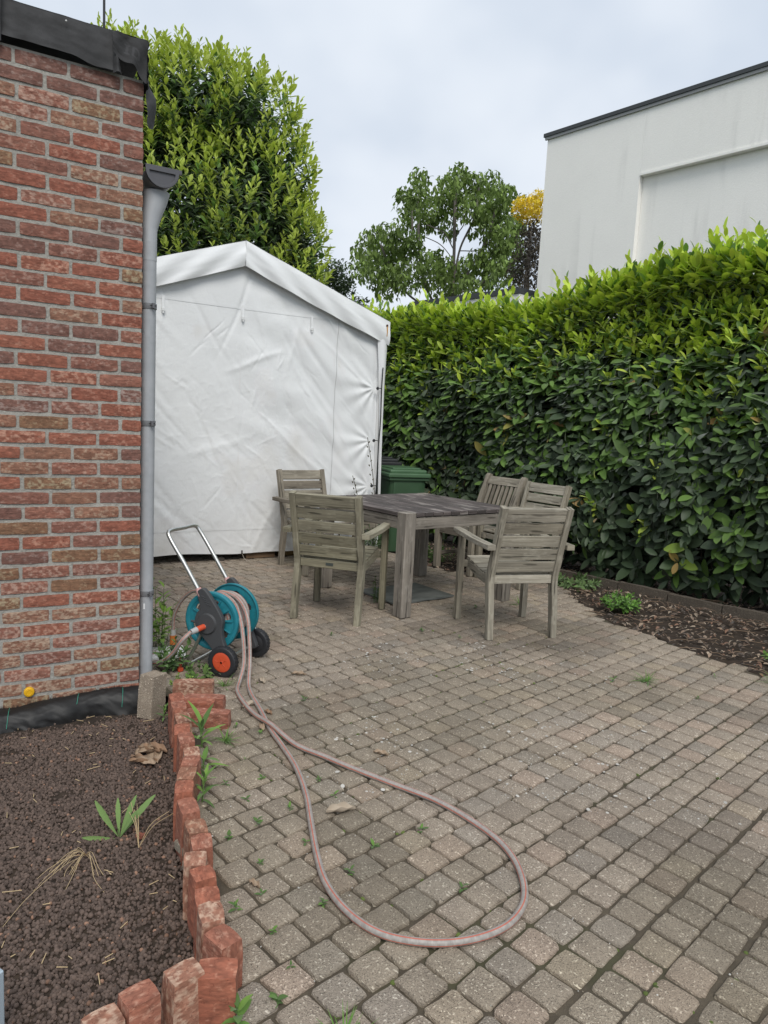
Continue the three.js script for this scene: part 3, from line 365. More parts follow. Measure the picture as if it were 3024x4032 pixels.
  const crate = (label, x, z, w, h, col) => { const [a, b] = W(x, z); const c = thing('wooden_crate', label, 'crate', [a, 0.002, b], 32 * D2R, 'crates stored in the tent'); for (let k = 0; k < 3; k++) { const s = part('slat', board(w, h / 3 - 0.01, 0.014, 0), col, c); s.position.set(0, h / 6 + k * h / 3, 0.14); const t = part('slat', board(w, h / 3 - 0.01, 0.014, 0), col, c); t.position.set(0, h / 6 + k * h / 3, -0.14); } for (const s of [-1, 1]) part('end_board', board(0.016, h, 0.264, 2), col, c).position.set(s * (w / 2 - 0.009), h / 2, 0); part('base', board(w - 0.04, 0.012, 0.262, 0), col, c).position.set(0, 0.012, 0); };
  crate('brown wooden crate showing under the tent hem near the left chair', 0.52, -0.24, 0.3, 0.24, woodTint(0.62, 0.42, 0.28)); crate('yellowish wooden crate showing under the tent hem, right of the brown crate', 0.9, -0.26, 0.34, 0.26, woodTint(0.95, 0.68, 0.30));
  { const [a, b] = W(0.10, -0.10); const s = solo('tent_anchor', 'dark stone weight on the paving under the tent hem', 'weight', triUV(brickGeo(0.09, 0.03, 0.06, 901, 0.006), 0), plain(0.07, 0.06, 0.05, 0.95)); s.position.set(a, 0.017, b); s.rotation.y = 0.4; }
}
console.log('stage tent');

// ---------------------------------------------------------------- table
{
  const t = thing('garden_table', 'square weathered hardwood garden table with thick legs', 'table', [0.263, 0, -5.778], 38.3 * D2R); const HX = 0.58, HZ = 0.565, LEG = 0.098, H = 0.768, TH = 0.03; const R = rng(51);
  for (const sx of [-1, 1]) for (const sz of [-1, 1]) part('leg', board(LEG, H - 0.001, LEG, 1, 0.006), woodT[(sx + sz) & 2 ? 0 : 0], t).position.set(sx * (HX - LEG / 2), (H - 0.001) / 2 + 0.002, sz * (HZ - LEG / 2));
  for (const s of [-1, 1]) { part('apron', board(2 * HX - 2 * LEG - 0.002, 0.088, 0.028, 0), woodT[0], t).position.set(0, H - TH - 0.05, s * (HZ - 0.024)); part('apron', board(0.028, 0.088, 2 * HZ - 2 * LEG - 0.002, 2), woodT[1], t).position.set(s * (HX - 0.024), H - TH - 0.05, 0); }
  const w = [0.096]; let sum = 0; for (let i = 0; i < 10; i++) { const a = 0.07 + 0.05 * R(); w.push(a); sum += a; } const k = (2 * HX - 0.192 - 12 * 0.0035) / sum; for (let i = 1; i <= 10; i++) w[i] *= k; w.push(0.096);
  let x = -HX; w.forEach((wi, i) => { const edge = i === 0 || i === w.length - 1, L = edge ? 2 * HZ - 2 * LEG - 0.004 : 2 * HZ + (R() - 0.5) * 0.004; const b = part('plank', board(wi - 0.002, TH + 0.002 * (R() - 0.5), L, 2, 0.004), woodTop[i % 3], t); b.position.set(x + wi / 2, H - TH / 2 - 0.001 * R(), 0); b.rotation.z = (R() - 0.5) * 0.01; x += wi + 0.0035; });
}
// ---------------------------------------------------------------- chairs
function sideProfile(pts, width, wood, thick) { // pts: [z,y,halfThickness] centre line, extruded along x
  const L = [], Rr = []; for (let i = 0; i < pts.length; i++) { const a = pts[Math.max(0, i - 1)], b = pts[Math.min(pts.length - 1, i + 1)]; let dz = b[0] - a[0], dy = b[1] - a[1]; const l = Math.hypot(dz, dy); dz /= l; dy /= l; const h = pts[i][2] ?? thick; L.push([pts[i][0] - dy * h, pts[i][1] + dz * h]); Rr.push([pts[i][0] + dy * h, pts[i][1] - dz * h]); }
  const s = new THREE.Shape([...L, ...Rr.reverse()].map(p => new THREE.Vector2(-p[0], p[1]))); const g = new THREE.ExtrudeGeometry(s, { depth: width - 0.006, bevelEnabled: true, bevelSize: 0.003, bevelThickness: 0.003, bevelSegments: 1 }); g.translate(0, 0, -(width - 0.006) / 2); g.rotateY(Math.PI / 2); return g;
}
const curve = (pts, n) => { const c = new THREE.CatmullRomCurve3(pts.map(p => V(p[0], p[1], 0))); return c.getPoints(n).map(p => [p.x, p.y]); };
const backZ = (y) => 0.225 + 0.135 * Math.pow(Math.max(0, (y - 0.36) / 0.54), 1.25);
function makeChair(label, pos, ry, wood, plate, seed) {
  const c = thing('garden_armchair', label, 'chair', pos, ry, 'horizontal slat garden armchairs'), R = rng(seed), wd = () => wood[Math.floor(R() * wood.length)], HX = 0.235;
  for (const s of [-1, 1]) {
    const cp = curve([[0.265, 0.003], [0.245, 0.2], [0.218, 0.4], [backZ(0.5), 0.52], [backZ(0.7), 0.7], [backZ(0.9), 0.9]], 18).map(([z, y]) => [z, y, y < 0.15 ? 0.023 : y < 0.55 ? 0.027 : 0.022]);
    part('rear_leg', triUV(sideProfile(cp, 0.042, 0, 0.024), 1, [R() * 3, R() * 3]), wd(), c).position.x = s * HX;
    part('front_leg', board(0.042, 0.632, 0.05, 1, 0.003), wd(), c).position.set(s * (HX + 0.028), 0.319, -0.24);
    const ap = curve([[-0.285, 0.657], [-0.15, 0.65], [0.05, 0.637], [0.325, 0.633]], 10); part('arm', triUV(sideProfile(ap, 0.058, 0, 0.0145), 2, [R() * 3, R() * 3]), wd(), c).position.x = s * (HX + 0.052);
    const sp = curve([[-0.25, 0.425], [-0.12, 0.40], [0.06, 0.375], [0.20, 0.40]], 12); part('seat_rail', triUV(sideProfile(sp, 0.03, 0, 0.03), 2, [R() * 3, R() * 3]), wd(), c).position.x = s * (HX - 0.038);
  }
  part('front_rail', board(2 * HX + 0.01, 0.05, 0.024, 0), wd(), c).position.set(0, 0.415, -0.24);
  part('rear_rail', board(2 * HX - 0.044, 0.058, 0.024, 0), wd(), c).position.set(0, 0.40, 0.222);
  const seatY = (z) => { const p = curve([[-0.25, 0.425], [-0.12, 0.40], [0.06, 0.375], [0.20, 0.40]], 30); let b = p[0]; for (const q of p) if (Math.abs(q[0] - z) < Math.abs(b[0] - z)) b = q; return b[1] + 0.038; };
  for (let k = 0; k < 6; k++) { const z = -0.225 + k * 0.078; const s = part('seat_slat', board(2 * HX - 0.05, 0.016, 0.066, 0, 0.003), wd(), c); s.position.set(0, seatY(z), z); s.rotation.x = -(seatY(z + 0.03) - seatY(z - 0.03)) / 0.06; }
  let y = 0.9; const hs = [0.088, 0.078, 0.078, 0.078, 0.076]; hs.forEach((h, k) => { const yc = y - h / 2; const s = part(k ? 'back_slat' : 'top_rail', board(2 * HX - 0.043, h, k ? 0.018 : 0.03, 0, 0.003), wd(), c); s.position.set((R() - 0.5) * 0.001, yc - (k ? 0 : 0.002), backZ(yc) + 0.001); s.rotation.x = Math.atan2(backZ(yc + 0.03) - backZ(yc - 0.03), 0.06); s.rotation.z = (R() - 0.5) * 0.008; y -= h + 0.0125; });
  if (plate) part('maker_plate', board(0.055, 0.02, 0.0015, 0, 0.0005), plain(0.06, 0.07, 0.065, 0.5), c).position.set(0.005, 0.402, 0.2355);
  return c;
}
makeChair('greenish grey armchair seen from behind, left of the table corner', [-0.30, 0, -5.07], -16 * D2R, woodA, true, 61);
makeChair('pale grey armchair seen from behind, right of the table corner', [0.893, 0, -4.912], 16 * D2R, woodB, false, 62);
makeChair('brown grey armchair standing against the white tent', [-0.613, 0, -6.59], -143 * D2R, woodC, false, 63);
makeChair('grey armchair with horizontal slats pushed back into the hedge', [1.256, 0, -6.473], 127 * D2R, woodB, false, 64);
{ // older armchair with upright back slats
  const c = thing('slatted_armchair', 'old armchair with upright back slats between bin and hedge', 'chair', [0.885, 0, -6.92], 127.4 * D2R), R = rng(66), wd = () => woodC[Math.floor(R() * 3)], HX = 0.24;
  const bz = (y) => 0.22 + 0.2 * Math.max(0, (y - 0.38) / 0.52);
  for (const s of [-1, 1]) {
    part('rear_leg', triUV(sideProfile([[0.25, 0.003, 0.028], [0.235, 0.2, 0.03], [0.225, 0.38, 0.034], [bz(0.6), 0.6, 0.034], [bz(0.9), 0.9, 0.03], [bz(0.92), 0.925, 0.018]], 0.052, 0, 0.03), 1, [R(), R()]), wd(), c).position.x = s * HX;
    part('front_leg', board(0.058, 0.60, 0.058, 1, 0.004), wd(), c).position.set(s * HX, 0.302, -0.235);
    part('arm', board(0.07, 0.028, 0.58, 2, 0.004), wd(), c).position.set(s * (HX + 0.008), 0.616, 0.01);
    part('seat_rail', board(0.03, 0.062, 0.42, 2, 0.004), wd(), c).position.set(s * (HX - 0.005), 0.385, -0.002);
    part('stretcher', board(0.026, 0.036, 0.42, 2, 0.004), wd(), c).position.set(s * HX, 0.14, 0.0);
  }
  part('front_rail', board(2 * HX - 0.06, 0.062, 0.028, 0), wd(), c).position.set(0, 0.385, -0.24); part('rear_rail', board(2 * HX - 0.054, 0.05, 0.028, 0), wd(), c).position.set(0, 0.40, 0.23); part('stretcher', board(2 * HX - 0.03, 0.036, 0.026, 0), wd(), c).position.set(0, 0.14, 0);
  for (let k = 0; k < 6; k++) part('seat_slat', board(2 * HX - 0.02, 0.018, 0.062, 0, 0.003), wd(), c).position.set(0, 0.426, -0.225 + k * 0.076);
  const tr = part('top_rail', board(2 * HX - 0.054, 0.085, 0.028, 0), wd(), c); tr.position.set(0, 0.865, bz(0.865)); tr.rotation.x = Math.atan(0.2 / 0.52); const lr = part('lower_rail', board(2 * HX - 0.054, 0.05, 0.026, 0), wd(), c); lr.position.set(0, 0.475, bz(0.475)); lr.rotation.x = Math.atan(0.2 / 0.52);
  for (let k = 0; k < 7; k++) { const s = part('back_slat', board(0.034, 0.36, 0.016, 1, 0.003), wd(), c); s.position.set(-0.174 + k * 0.058, 0.663, bz(0.663)); s.rotation.x = Math.atan(0.2 / 0.52); }
}
{ const g = triUV(brickGeo(0.62, 0.016, 0.5, 955, 0.003), 0); const m = solo('floor_slab', 'thin grey slate slab lying on the paving under the table', 'slab', g, new THREE.MeshStandardMaterial({ roughness: 0.75, map: tex(512, (u, v) => { const a = fbm(u * 4, v * 14, 5, 0, 3), b = fbm(u * 9, v * 9, 4, 9, 7); return mixc([0.26, 0.28, 0.27], [0.50, 0.51, 0.50], a * 0.6 + b * 0.4); }, 1 / 0.6) })); m.position.set(0.215, 0.0135, -5.72); m.rotation.y = 38 * D2R; }
console.log('stage furniture');

// ---------------------------------------------------------------- bins
function bin(label, x, z, ry, H, body, lid, group) {
  const b = thing('wheeled_bin', label, 'bin', [x, -0.02, z], ry, group); const w0 = 0.175, w1 = 0.215, d0 = 0.19, d1 = 0.25;
  const wl = grid(40, 10, (u, v) => { const a = -u * Math.PI * 2 + Math.PI / 4, cc = Math.cos(a), ss = Math.sin(a), m = Math.pow(Math.pow(Math.abs(cc), 10) + Math.pow(Math.abs(ss), 10), -0.1); return [cc * m * lerp(w0, w1, v), 0.03 + v * (H - 0.12), ss * m * lerp(d0, d1, v), u, v]; }); part('body', wl, body, b);
  part('rim', board(2 * w1 + 0.035, 0.035, 2 * d1 + 0.035, 0, 0.012), body, b).position.y = H - 0.105;
  part('front_rib', board(0.02, H * 0.3, 0.014, 1, 0.004), body, b).position.set(-w1 + 0.05, H - 0.28, d1 - 0.01);
  const l = part('lid', board(2 * w1 + 0.06, 0.05, 2 * d1 + 0.07, 0, 0.016), lid, b); l.position.y = H - 0.065; const t = part('lid_panel', board(2 * w1 - 0.0, 0.045, 2 * d1 - 0.03, 0, 0.018), lid, l); t.position.y = 0.038; part('lid_boss', board(2 * w1 - 0.1, 0.022, 2 * d1 - 0.16, 0, 0.01), lid, l).position.y = 0.066;
  for (const s of [-1, 1]) { const wh = part('wheel', new THREE.CylinderGeometry(0.095, 0.095, 0.045, 24).rotateZ(Math.PI / 2), blackPl, b); wh.position.set(s * 0.19, 0.117, -0.22); part('hub', new THREE.CylinderGeometry(0.05, 0.05, 0.05, 20).rotateZ(Math.PI / 2), plain(0.1, 0.1, 0.1, 0.6), wh); }
  part('handle', tube([[-0.2, H - 0.06, -d1 - 0.03], [-0.19, H - 0.02, -d1 - 0.06], [0, H - 0.01, -d1 - 0.07], [0.19, H - 0.02, -d1 - 0.06], [0.2, H - 0.06, -d1 - 0.03]], 0.013, 24, 8), lid, b); return b;
}
const binTex = (r, g, bb) => new THREE.MeshStandardMaterial({ roughness: 0.45, color: C(r, g, bb), map: tex(256, (u, v) => { const k = 0.82 + 0.18 * fbm(u * 6, v * 3, 4, 0, 6); return [k, k, k]; }) });
bin('green wheeled bin standing between tent and hedge', 0.165, -7.84, 0.36, 0.93, binTex(0.055, 0.115, 0.058), binTex(0.08, 0.165, 0.082), 'wheeled bins beside the tent');
bin('dark grey lidded bin hidden behind the green bin', -0.14, -8.6, 0.36, 1.0, binTex(0.04, 0.045, 0.04), binTex(0.03, 0.032, 0.034), 'wheeled bins beside the tent');
{ // old trailer board with a red lamp, seen under the table
  const t = thing('trailer_board', 'old trailer tail board with red lamp and white panel beyond the table', 'trailer board', [-0.33, -0.02, -7.30], 0.1);
  part('white_panel', (() => { const s = new THREE.Shape([[-0.2, 0.30], [0.02, 0.30], [0.055, 0.40], [0.03, 0.50], [-0.2, 0.52]].map(p => new THREE.Vector2(...p))); return new THREE.ExtrudeGeometry(s, { depth: 0.02, bevelEnabled: false }); })(), plain(0.7, 0.7, 0.68, 0.6), t);
  part('wooden_block', board(0.22, 0.22, 0.12, 0, 0.006), woodC[0], t).position.set(0.17, 0.40, -0.08); part('leg', board(0.05, 0.3, 0.05, 1), woodC[1], t).position.set(0.12, 0.16, -0.08); part('leg', board(0.05, 0.32, 0.05, 1), woodC[1], t).position.set(-0.14, 0.17, -0.08);
  const l = part('lamp_housing', board(0.11, 0.075, 0.03, 0, 0.012), blackPl, t); l.position.set(0.17, 0.44, -0.005); part('red_lens', board(0.08, 0.045, 0.02, 0, 0.01), plain(0.45, 0.02, 0.025, 0.3), l).position.set(0, -0.006, 0.012);
}

// ---------------------------------------------------------------- hose reel
const hoseMap = tex([512, 128], (u, v, i, j) => { const d = Math.min(Math.abs(v - 0.18), Math.abs(v - 0.43), Math.abs(v - 0.68), Math.abs(v - 0.93)); const br = ((i + j * 2) % 16 < 8) !== ((i - j * 2 + 4096) % 16 < 8) ? 0.05 : 0; const s = fbm(u * 20, v * 5, 4, 0, 3); const c = [0.62 + br, 0.595 + br, 0.57 + br].map(x => x * (0.78 + 0.34 * s)); return d < 0.03 ? mixc(c, [0.74, 0.36, 0.28], 0.8) : c; }, [1 / 0.12, 1]);
const hoseMat = new THREE.MeshStandardMaterial({ map: hoseMap, roughness: 0.5 });
{
  const RX = -0.763, RZ = -3.837, RY = -0.305; const loc = (x, y, z) => [RX + x * Math.cos(RY) + z * Math.sin(RY), y, RZ - x * Math.sin(RY) + z * Math.cos(RY)];
  const r = thing('hose_reel', 'turquoise hose reel cart with steel handle and red-hubbed wheels beside the wall', 'hose reel', [RX, 0, RZ], RY);
  const dust = tex(256, (u, v, i, j) => { const a = fbm(u * 8, v * 8, 5, 8, 3), k = 0.80 + 0.25 * a; return mixc([k, k, k], [0.95, 0.9, 0.82], sst(0.55, 0.8, fbm(u * 14, v * 14, 4, 14, 9)) * 0.5); }, 6); const teal = plain(0.018, 0.235, 0.30, 0.5, 0, { map: dust }), tealIn = teal, dark = plain(0.055, 0.057, 0.06, 0.6), org = plain(0.60, 0.082, 0.03, 0.45), pink = plain(0.62, 0.36, 0.34, 0.7), grey = plain(0.42, 0.42, 0.41, 0.5);
  const HX = -0.103, HY = 0.285, FR = 0.159;
  for (const s of [1, -1]) {
    const sh = new THREE.Shape(); sh.absarc(0, 0, FR, 0, Math.PI * 2); for (let k = 0; k < 6; k++) { const a = k * Math.PI / 3 + 0.35, p = new THREE.Path(); const r0 = 0.066, r1 = 0.118, h = 0.23; const P = [[r0, a - h * 1.0], [r1, a - h * 0.8], [r1 + 0.006, a], [r1, a + h * 0.8], [r0, a + h * 1.0], [r0 - 0.006, a]]; p.setFromPoints(P.map(([q, b]) => new THREE.Vector2(q * Math.cos(b), q * Math.sin(b)))); p.closePath(); sh.holes.push(p); }
    const f = part('flange', new THREE.ExtrudeGeometry(sh, { depth: 0.006, bevelEnabled: true, bevelSize: 0.0015, bevelThickness: 0.0015, bevelSegments: 1, curveSegments: 40 }).translate(0, 0, -0.003), teal, r); f.position.set(HX, HY, s > 0 ? 0.132 : -0.092);
    part('flange_rim', new THREE.LatheGeometry([[FR - 0.026, 0.004], [FR - 0.020, 0.011], [FR - 0.004, 0.012], [FR + 0.002, 0.009], [FR + 0.002, -0.012], [FR - 0.004, -0.012], [FR - 0.005, -0.003]].map(p => new THREE.Vector2(...p)), 56).rotateX(s * Math.PI / 2), teal, f);
    for (let k = 0; k < 12; k++) { const a = k * Math.PI / 6 + 0.09; const rb = part('rib', board(0.06, 0.005, 0.016, 0, 0.0015), teal, f); rb.position.set(0.098 * Math.cos(a), 0.098 * Math.sin(a), s * 0.004); rb.rotation.z = a; }
    // side frame
    const pl = new THREE.Shape(); const o = [[-0.163, 0.452], [-0.128, 0.462], [-0.07, 0.395], [-0.028, 0.335], [-0.015, 0.30], [-0.02, 0.255], [-0.012, 0.20], [0.022, 0.12], [0.03, 0.082], [-0.035, 0.078], [-0.065, 0.14], [-0.11, 0.19], [-0.158, 0.235], [-0.176, 0.285], [-0.165, 0.33], [-0.143, 0.36], [-0.16, 0.42]]; pl.setFromPoints(new THREE.SplineCurve(o.map(p => new THREE.Vector2(...p)).concat([new THREE.Vector2(...o[0])])).getPoints(90));
    const fr = part('side_frame', new THREE.ExtrudeGeometry(pl, { depth: 0.02, bevelEnabled: true, bevelSize: 0.005, bevelThickness: 0.006, bevelSegments: 3, curveSegments: 8 }).translate(0, 0, -0.01), dark, r); fr.position.z = s > 0 ? 0.168 : -0.128;
    part('hub_cover', new THREE.CylinderGeometry(0.052, 0.06, 0.012, 36).rotateX(Math.PI / 2 * s), dark, fr).position.set(HX, HY - 0.004, s * 0.02); for (let k = 0; k < 4; k++) { const rb = part('grip_ridge', board(0.03, 0.005, 0.004, 0, 0.0015), dark, fr); rb.position.set(-0.128 + k * 0.010, 0.425 - k * 0.013, s * 0.0165); rb.rotation.z = -0.25; }
    part('socket', taper([-0.155, 0.425, s > 0 ? 0.168 : -0.128], [-0.172, 0.466, s > 0 ? 0.168 : -0.128], 0.0165, 0.0155, 16), pink, r);
    // wheels
    const wh = part('wheel', new THREE.LatheGeometry([[0.055, -0.020], [0.076, -0.022], [0.0835, -0.015], [0.0845, 0], [0.0835, 0.015], [0.076, 0.022], [0.055, 0.020]].map(p => new THREE.Vector2(...p)), 40).rotateX(Math.PI / 2), blackPl, r); wh.position.set(0, 0.0875, s * 0.184);
    for (let k = 0; k < 26; k++) { const a = k / 26 * Math.PI * 2; const tr = part('tread', board(0.005, 0.008, 0.034, 2, 0.001), blackPl, wh); tr.position.set(0.0835 * Math.cos(a), 0.0835 * Math.sin(a), 0); tr.rotation.set(0.35, 0, a, 'ZYX'); }
    const hb = part('hub', new THREE.LatheGeometry([[0.006, 0.022], [0.008, 0.0185], [0.03, 0.021], [0.052, 0.019], [0.0575, 0.015], [0.0575, -0.018], [0, -0.016]].map(p => new THREE.Vector2(...p)), 40).rotateX(s * Math.PI / 2), s > 0 ? org : blackPl, wh);
    for (let k = 0; k < 5; k++) { const a = k / 5 * Math.PI * 2 + 0.3; part('hub_rib', tube([[0.012, 0, 0], [0.025, 0.006, 0.001], [0.044, 0.002, -0.002]], 0.0016, 8, 5).rotateZ(a).translate(0, 0, s * 0.0205), s > 0 ? org : blackPl, hb); }
  }
  part('drum', new THREE.CylinderGeometry(0.06, 0.06, 0.222, 32).rotateX(Math.PI / 2).translate(HX, HY, 0.02), teal, r);
  part('handle', tube([[-0.168, 0.456, 0.168], [-0.262, 0.595, 0.168], [-0.348, 0.715, 0.168], [-0.368, 0.745, 0.160], [-0.374, 0.754, 0.135], [-0.374, 0.754, 0], [-0.374, 0.754, -0.095], [-0.368, 0.745, -0.12], [-0.348, 0.715, -0.128], [-0.262, 0.595, -0.128], [-0.168, 0.456, -0.128]], 0.0112, 120, 14), steel, r);
  part('axle', taper([0, 0.0875, 0.175], [0, 0.0875, -0.175], 0.0085, 0.0085, 14), steel, r);
  part('foot_frame', tube([[-0.13, 0.27, 0.150], [-0.19, 0.14, 0.150], [-0.245, 0.03, 0.150], [-0.253, 0.0125, 0.138], [-0.255, 0.0105, 0.1], [-0.255, 0.0105, -0.1], [-0.253, 0.0125, -0.138], [-0.245, 0.03, -0.150], [-0.19, 0.14, -0.150], [-0.13, 0.27, -0.150]], 0.0095, 90, 12), steel, r);
  part('brace_wire', tube([[-0.02, 0.19, -0.185], [0.03, 0.12, -0.178], [0.04, 0.085, -0.172], [0.01, 0.07, -0.17]], 0.004, 20, 8), steel, r);
  const ck = part('crank', taper([HX + 0.06, HY + 0.035, -0.095], [HX + 0.06, HY + 0.035, -0.16], 0.008, 0.008, 12), dark, r); part('crank_grip', new THREE.LatheGeometry([[0, 0], [0.012, 0], [0.0115, 0.03], [0.015, 0.062], [0.0135, 0.072], [0, 0.074]].map(p => new THREE.Vector2(...p)), 20).rotateX(-Math.PI / 2).translate(HX + 0.06, HY + 0.035, -0.16), org, ck);
  part('spigot', taper([-0.205, 0.282, 0.175], [-0.17, 0.278, 0.175], 0.006, 0.008, 10), dark, r);
  const il = part('inlet_connector', taper([HX - 0.015, HY - 0.02, 0.19], [HX - 0.030, HY - 0.027, 0.235], 0.0155, 0.0155, 18), org, r); part('connector_end', taper([HX - 0.012, HY - 0.0185, 0.185], [HX - 0.015, HY - 0.02, 0.191], 0.0145, 0.0145, 18), grey, il); part('connector_collar', taper([HX - 0.030, HY - 0.027, 0.235], [HX - 0.044, HY - 0.034, 0.268], 0.017, 0.0145, 18), grey, il);
  // garden hose: coil on the drum, trailing loop on the paving
  const h = thing('garden_hose', 'long grey and red striped garden hose looped across the paving', 'hose', loc(HX, 0, 0));
  const o = h.position; const lo = (x, y, z) => { const w = loc(x, y, z); return [w[0] - o.x, w[1], w[2] - o.z]; };
  const coil = (rad, n, z0, z1, ph, k) => { const pts = []; const N = n * 22; for (let i = 0; i <= N; i++) { const a = i / 22 * Math.PI * 2 + ph, z = lerp(z0, z1, i / N) + 0.004 * Math.sin(i * 0.37 + k * 3), rr = rad + 0.004 * Math.sin(i * 0.23 + k); pts.push(lo(HX + rr * Math.cos(a), HY + rr * Math.sin(a), z)); } return tube(pts, 0.0105, N * 3, 10); };
  part('wound_coil', coil(0.074, 8, 0.112, -0.072, 0, 1), hoseMat, h); part('wound_coil', coil(0.093, 8, -0.072, 0.11, 1, 2), hoseMat, h); part('wound_coil', coil(0.112, 6, 0.105, -0.06, 2, 3), hoseMat, h);
  const gr = (x, z, y = 0.0135) => [x - o.x, y, z - o.z];
  const A = [lo(HX - 0.09, HY + 0.085, 0.03), lo(HX - 0.02, HY + 0.128, 0.035), lo(HX + 0.07, HY + 0.10, 0.045), gr(-0.745, -3.715, 0.315), gr(-0.712, -3.66, 0.20), gr(-0.700, -3.62, 0.09), gr(-0.708, -3.56, 0.022), gr(-0.698, -3.46), gr(-0.641, -3.32), gr(-0.551, -3.169), gr(-0.456, -3.035, 0.03), gr(-0.323, -2.883), gr(-0.196, -2.792), gr(-0.076, -2.705), gr(0.091, -2.593), gr(0.246, -2.49), gr(0.369, -2.362), gr(0.449, -2.243), gr(0.484, -2.132), gr(0.487, -2.006), gr(0.464, -1.921), gr(0.406, -1.84), gr(0.327, -1.789), gr(0.236, -1.761), gr(0.135, -1.759), gr(0.041, -1.786), gr(-0.046, -1.863), gr(-0.116, -1.98), gr(-0.157, -2.114), gr(-0.196, -2.296), gr(-0.233, -2.476), gr(-0.297, -2.682), gr(-0.375, -2.856), gr(-0.456, -3.025, 0.011), gr(-0.535, -3.22), gr(-0.62, -3.42), gr(-0.658, -3.55, 0.018), gr(-0.672, -3.64, 0.09), gr(-0.688, -3.695, 0.20), gr(-0.715, -3.745, 0.325), lo(HX + 0.08, HY + 0.108, 0.012), lo(HX - 0.02, HY + 0.130, 0.005), lo(HX - 0.09, HY + 0.09, 0.0)];
  part('trailing_loop', tube(A, 0.0115, 520, 12), hoseMat, h);
  // feed hose
  const c2 = loc(HX - 0.044, HY - 0.034, 0.268); const f = thing('feed_hose', 'short striped feed hose from the reel hub to the drain beside the wall', 'hose', [c2[0], 0, c2[2]]);
  const q = (x, y, z) => [x - c2[0], y, z - c2[2]];
  part('feed_tube', tube([[0, c2[1] + 0.002, 0], q(-1.02, 0.215, -3.60), q(-1.08, 0.13, -3.63), q(-1.16, 0.06, -3.68), q(-1.24, 0.035, -3.74), q(-1.30, 0.025, -3.84), q(-1.28, 0.02, -3.95)], 0.0115, 90, 12), hoseMat, f);
  const rt = thing('return_hose', 'thin striped hose arching from behind the reel down to a valve coupling', 'hose', [-1.195, 0, -4.02]); const q2 = (x, y, z) => [x + 1.195, y, z + 4.02];
  part('arched_tube', tube([q2(-1.0, 0.40, -3.93), q2(-1.07, 0.385, -3.97), q2(-1.15, 0.31, -4.01), q2(-1.19, 0.22, -4.02), q2(-1.195, 0.135, -4.02)], 0.0105, 50, 10), hoseMat, rt);
  const vc = part('valve_coupling', taper([0, 0.05, 0], [0, 0.105, 0], 0.019, 0.0185, 16), plain(0.55, 0.17, 0.04, 0.4), rt); part('coupling_collar', taper([0, 0.105, 0], [0, 0.137, 0], 0.0175, 0.013, 16), grey, vc); part('coupling_base', taper([0, 0.0, 0], [0, 0.05, 0], 0.015, 0.016, 12), dark, vc);
  const noz = thing('spray_nozzle', 'small red plastic nozzle lying in the weeds below the feed hose', 'nozzle', [-1.065, 0.003, -3.70], 0.7); part('nozzle_body', taper([0, 0.012, 0], [0.015, 0.075, -0.01], 0.011, 0.008, 12), org, noz); part('nozzle_head', board(0.03, 0.022, 0.022, 0, 0.006), org, noz).position.set(0.006, 0.013, 0.004);
  const dg = thing('drain_grate', 'pale grey plastic drain grate in the paving behind the downpipe', 'drain grate', [-1.215, 0.006, -3.97], 0.4); part('frame', (() => { const s = new THREE.Shape([[-0.1, -0.1], [0.1, -0.1], [0.1, 0.1], [-0.1, 0.1]].map(p => new THREE.Vector2(...p))); const hh = new THREE.Path(); hh.absarc(0, 0, 0.082, 0, 6.283); s.holes.push(hh); return new THREE.ExtrudeGeometry(s, { depth: 0.012, bevelEnabled: false }).rotateX(-Math.PI / 2); })(), whitePl, dg); for (const rr of [0.02, 0.042, 0.064]) part('ring', new THREE.TorusGeometry(rr, 0.005, 6, 28).rotateX(Math.PI / 2).translate(0, 0.006, 0), whitePl, dg); for (let k = 0; k < 4; k++) part('bar', board(0.164, 0.008, 0.008, 0, 0.001).rotateY(k * Math.PI / 4 + 0.2).translate(0, 0.004, 0), whitePl, dg);
}
console.log('stage reel');

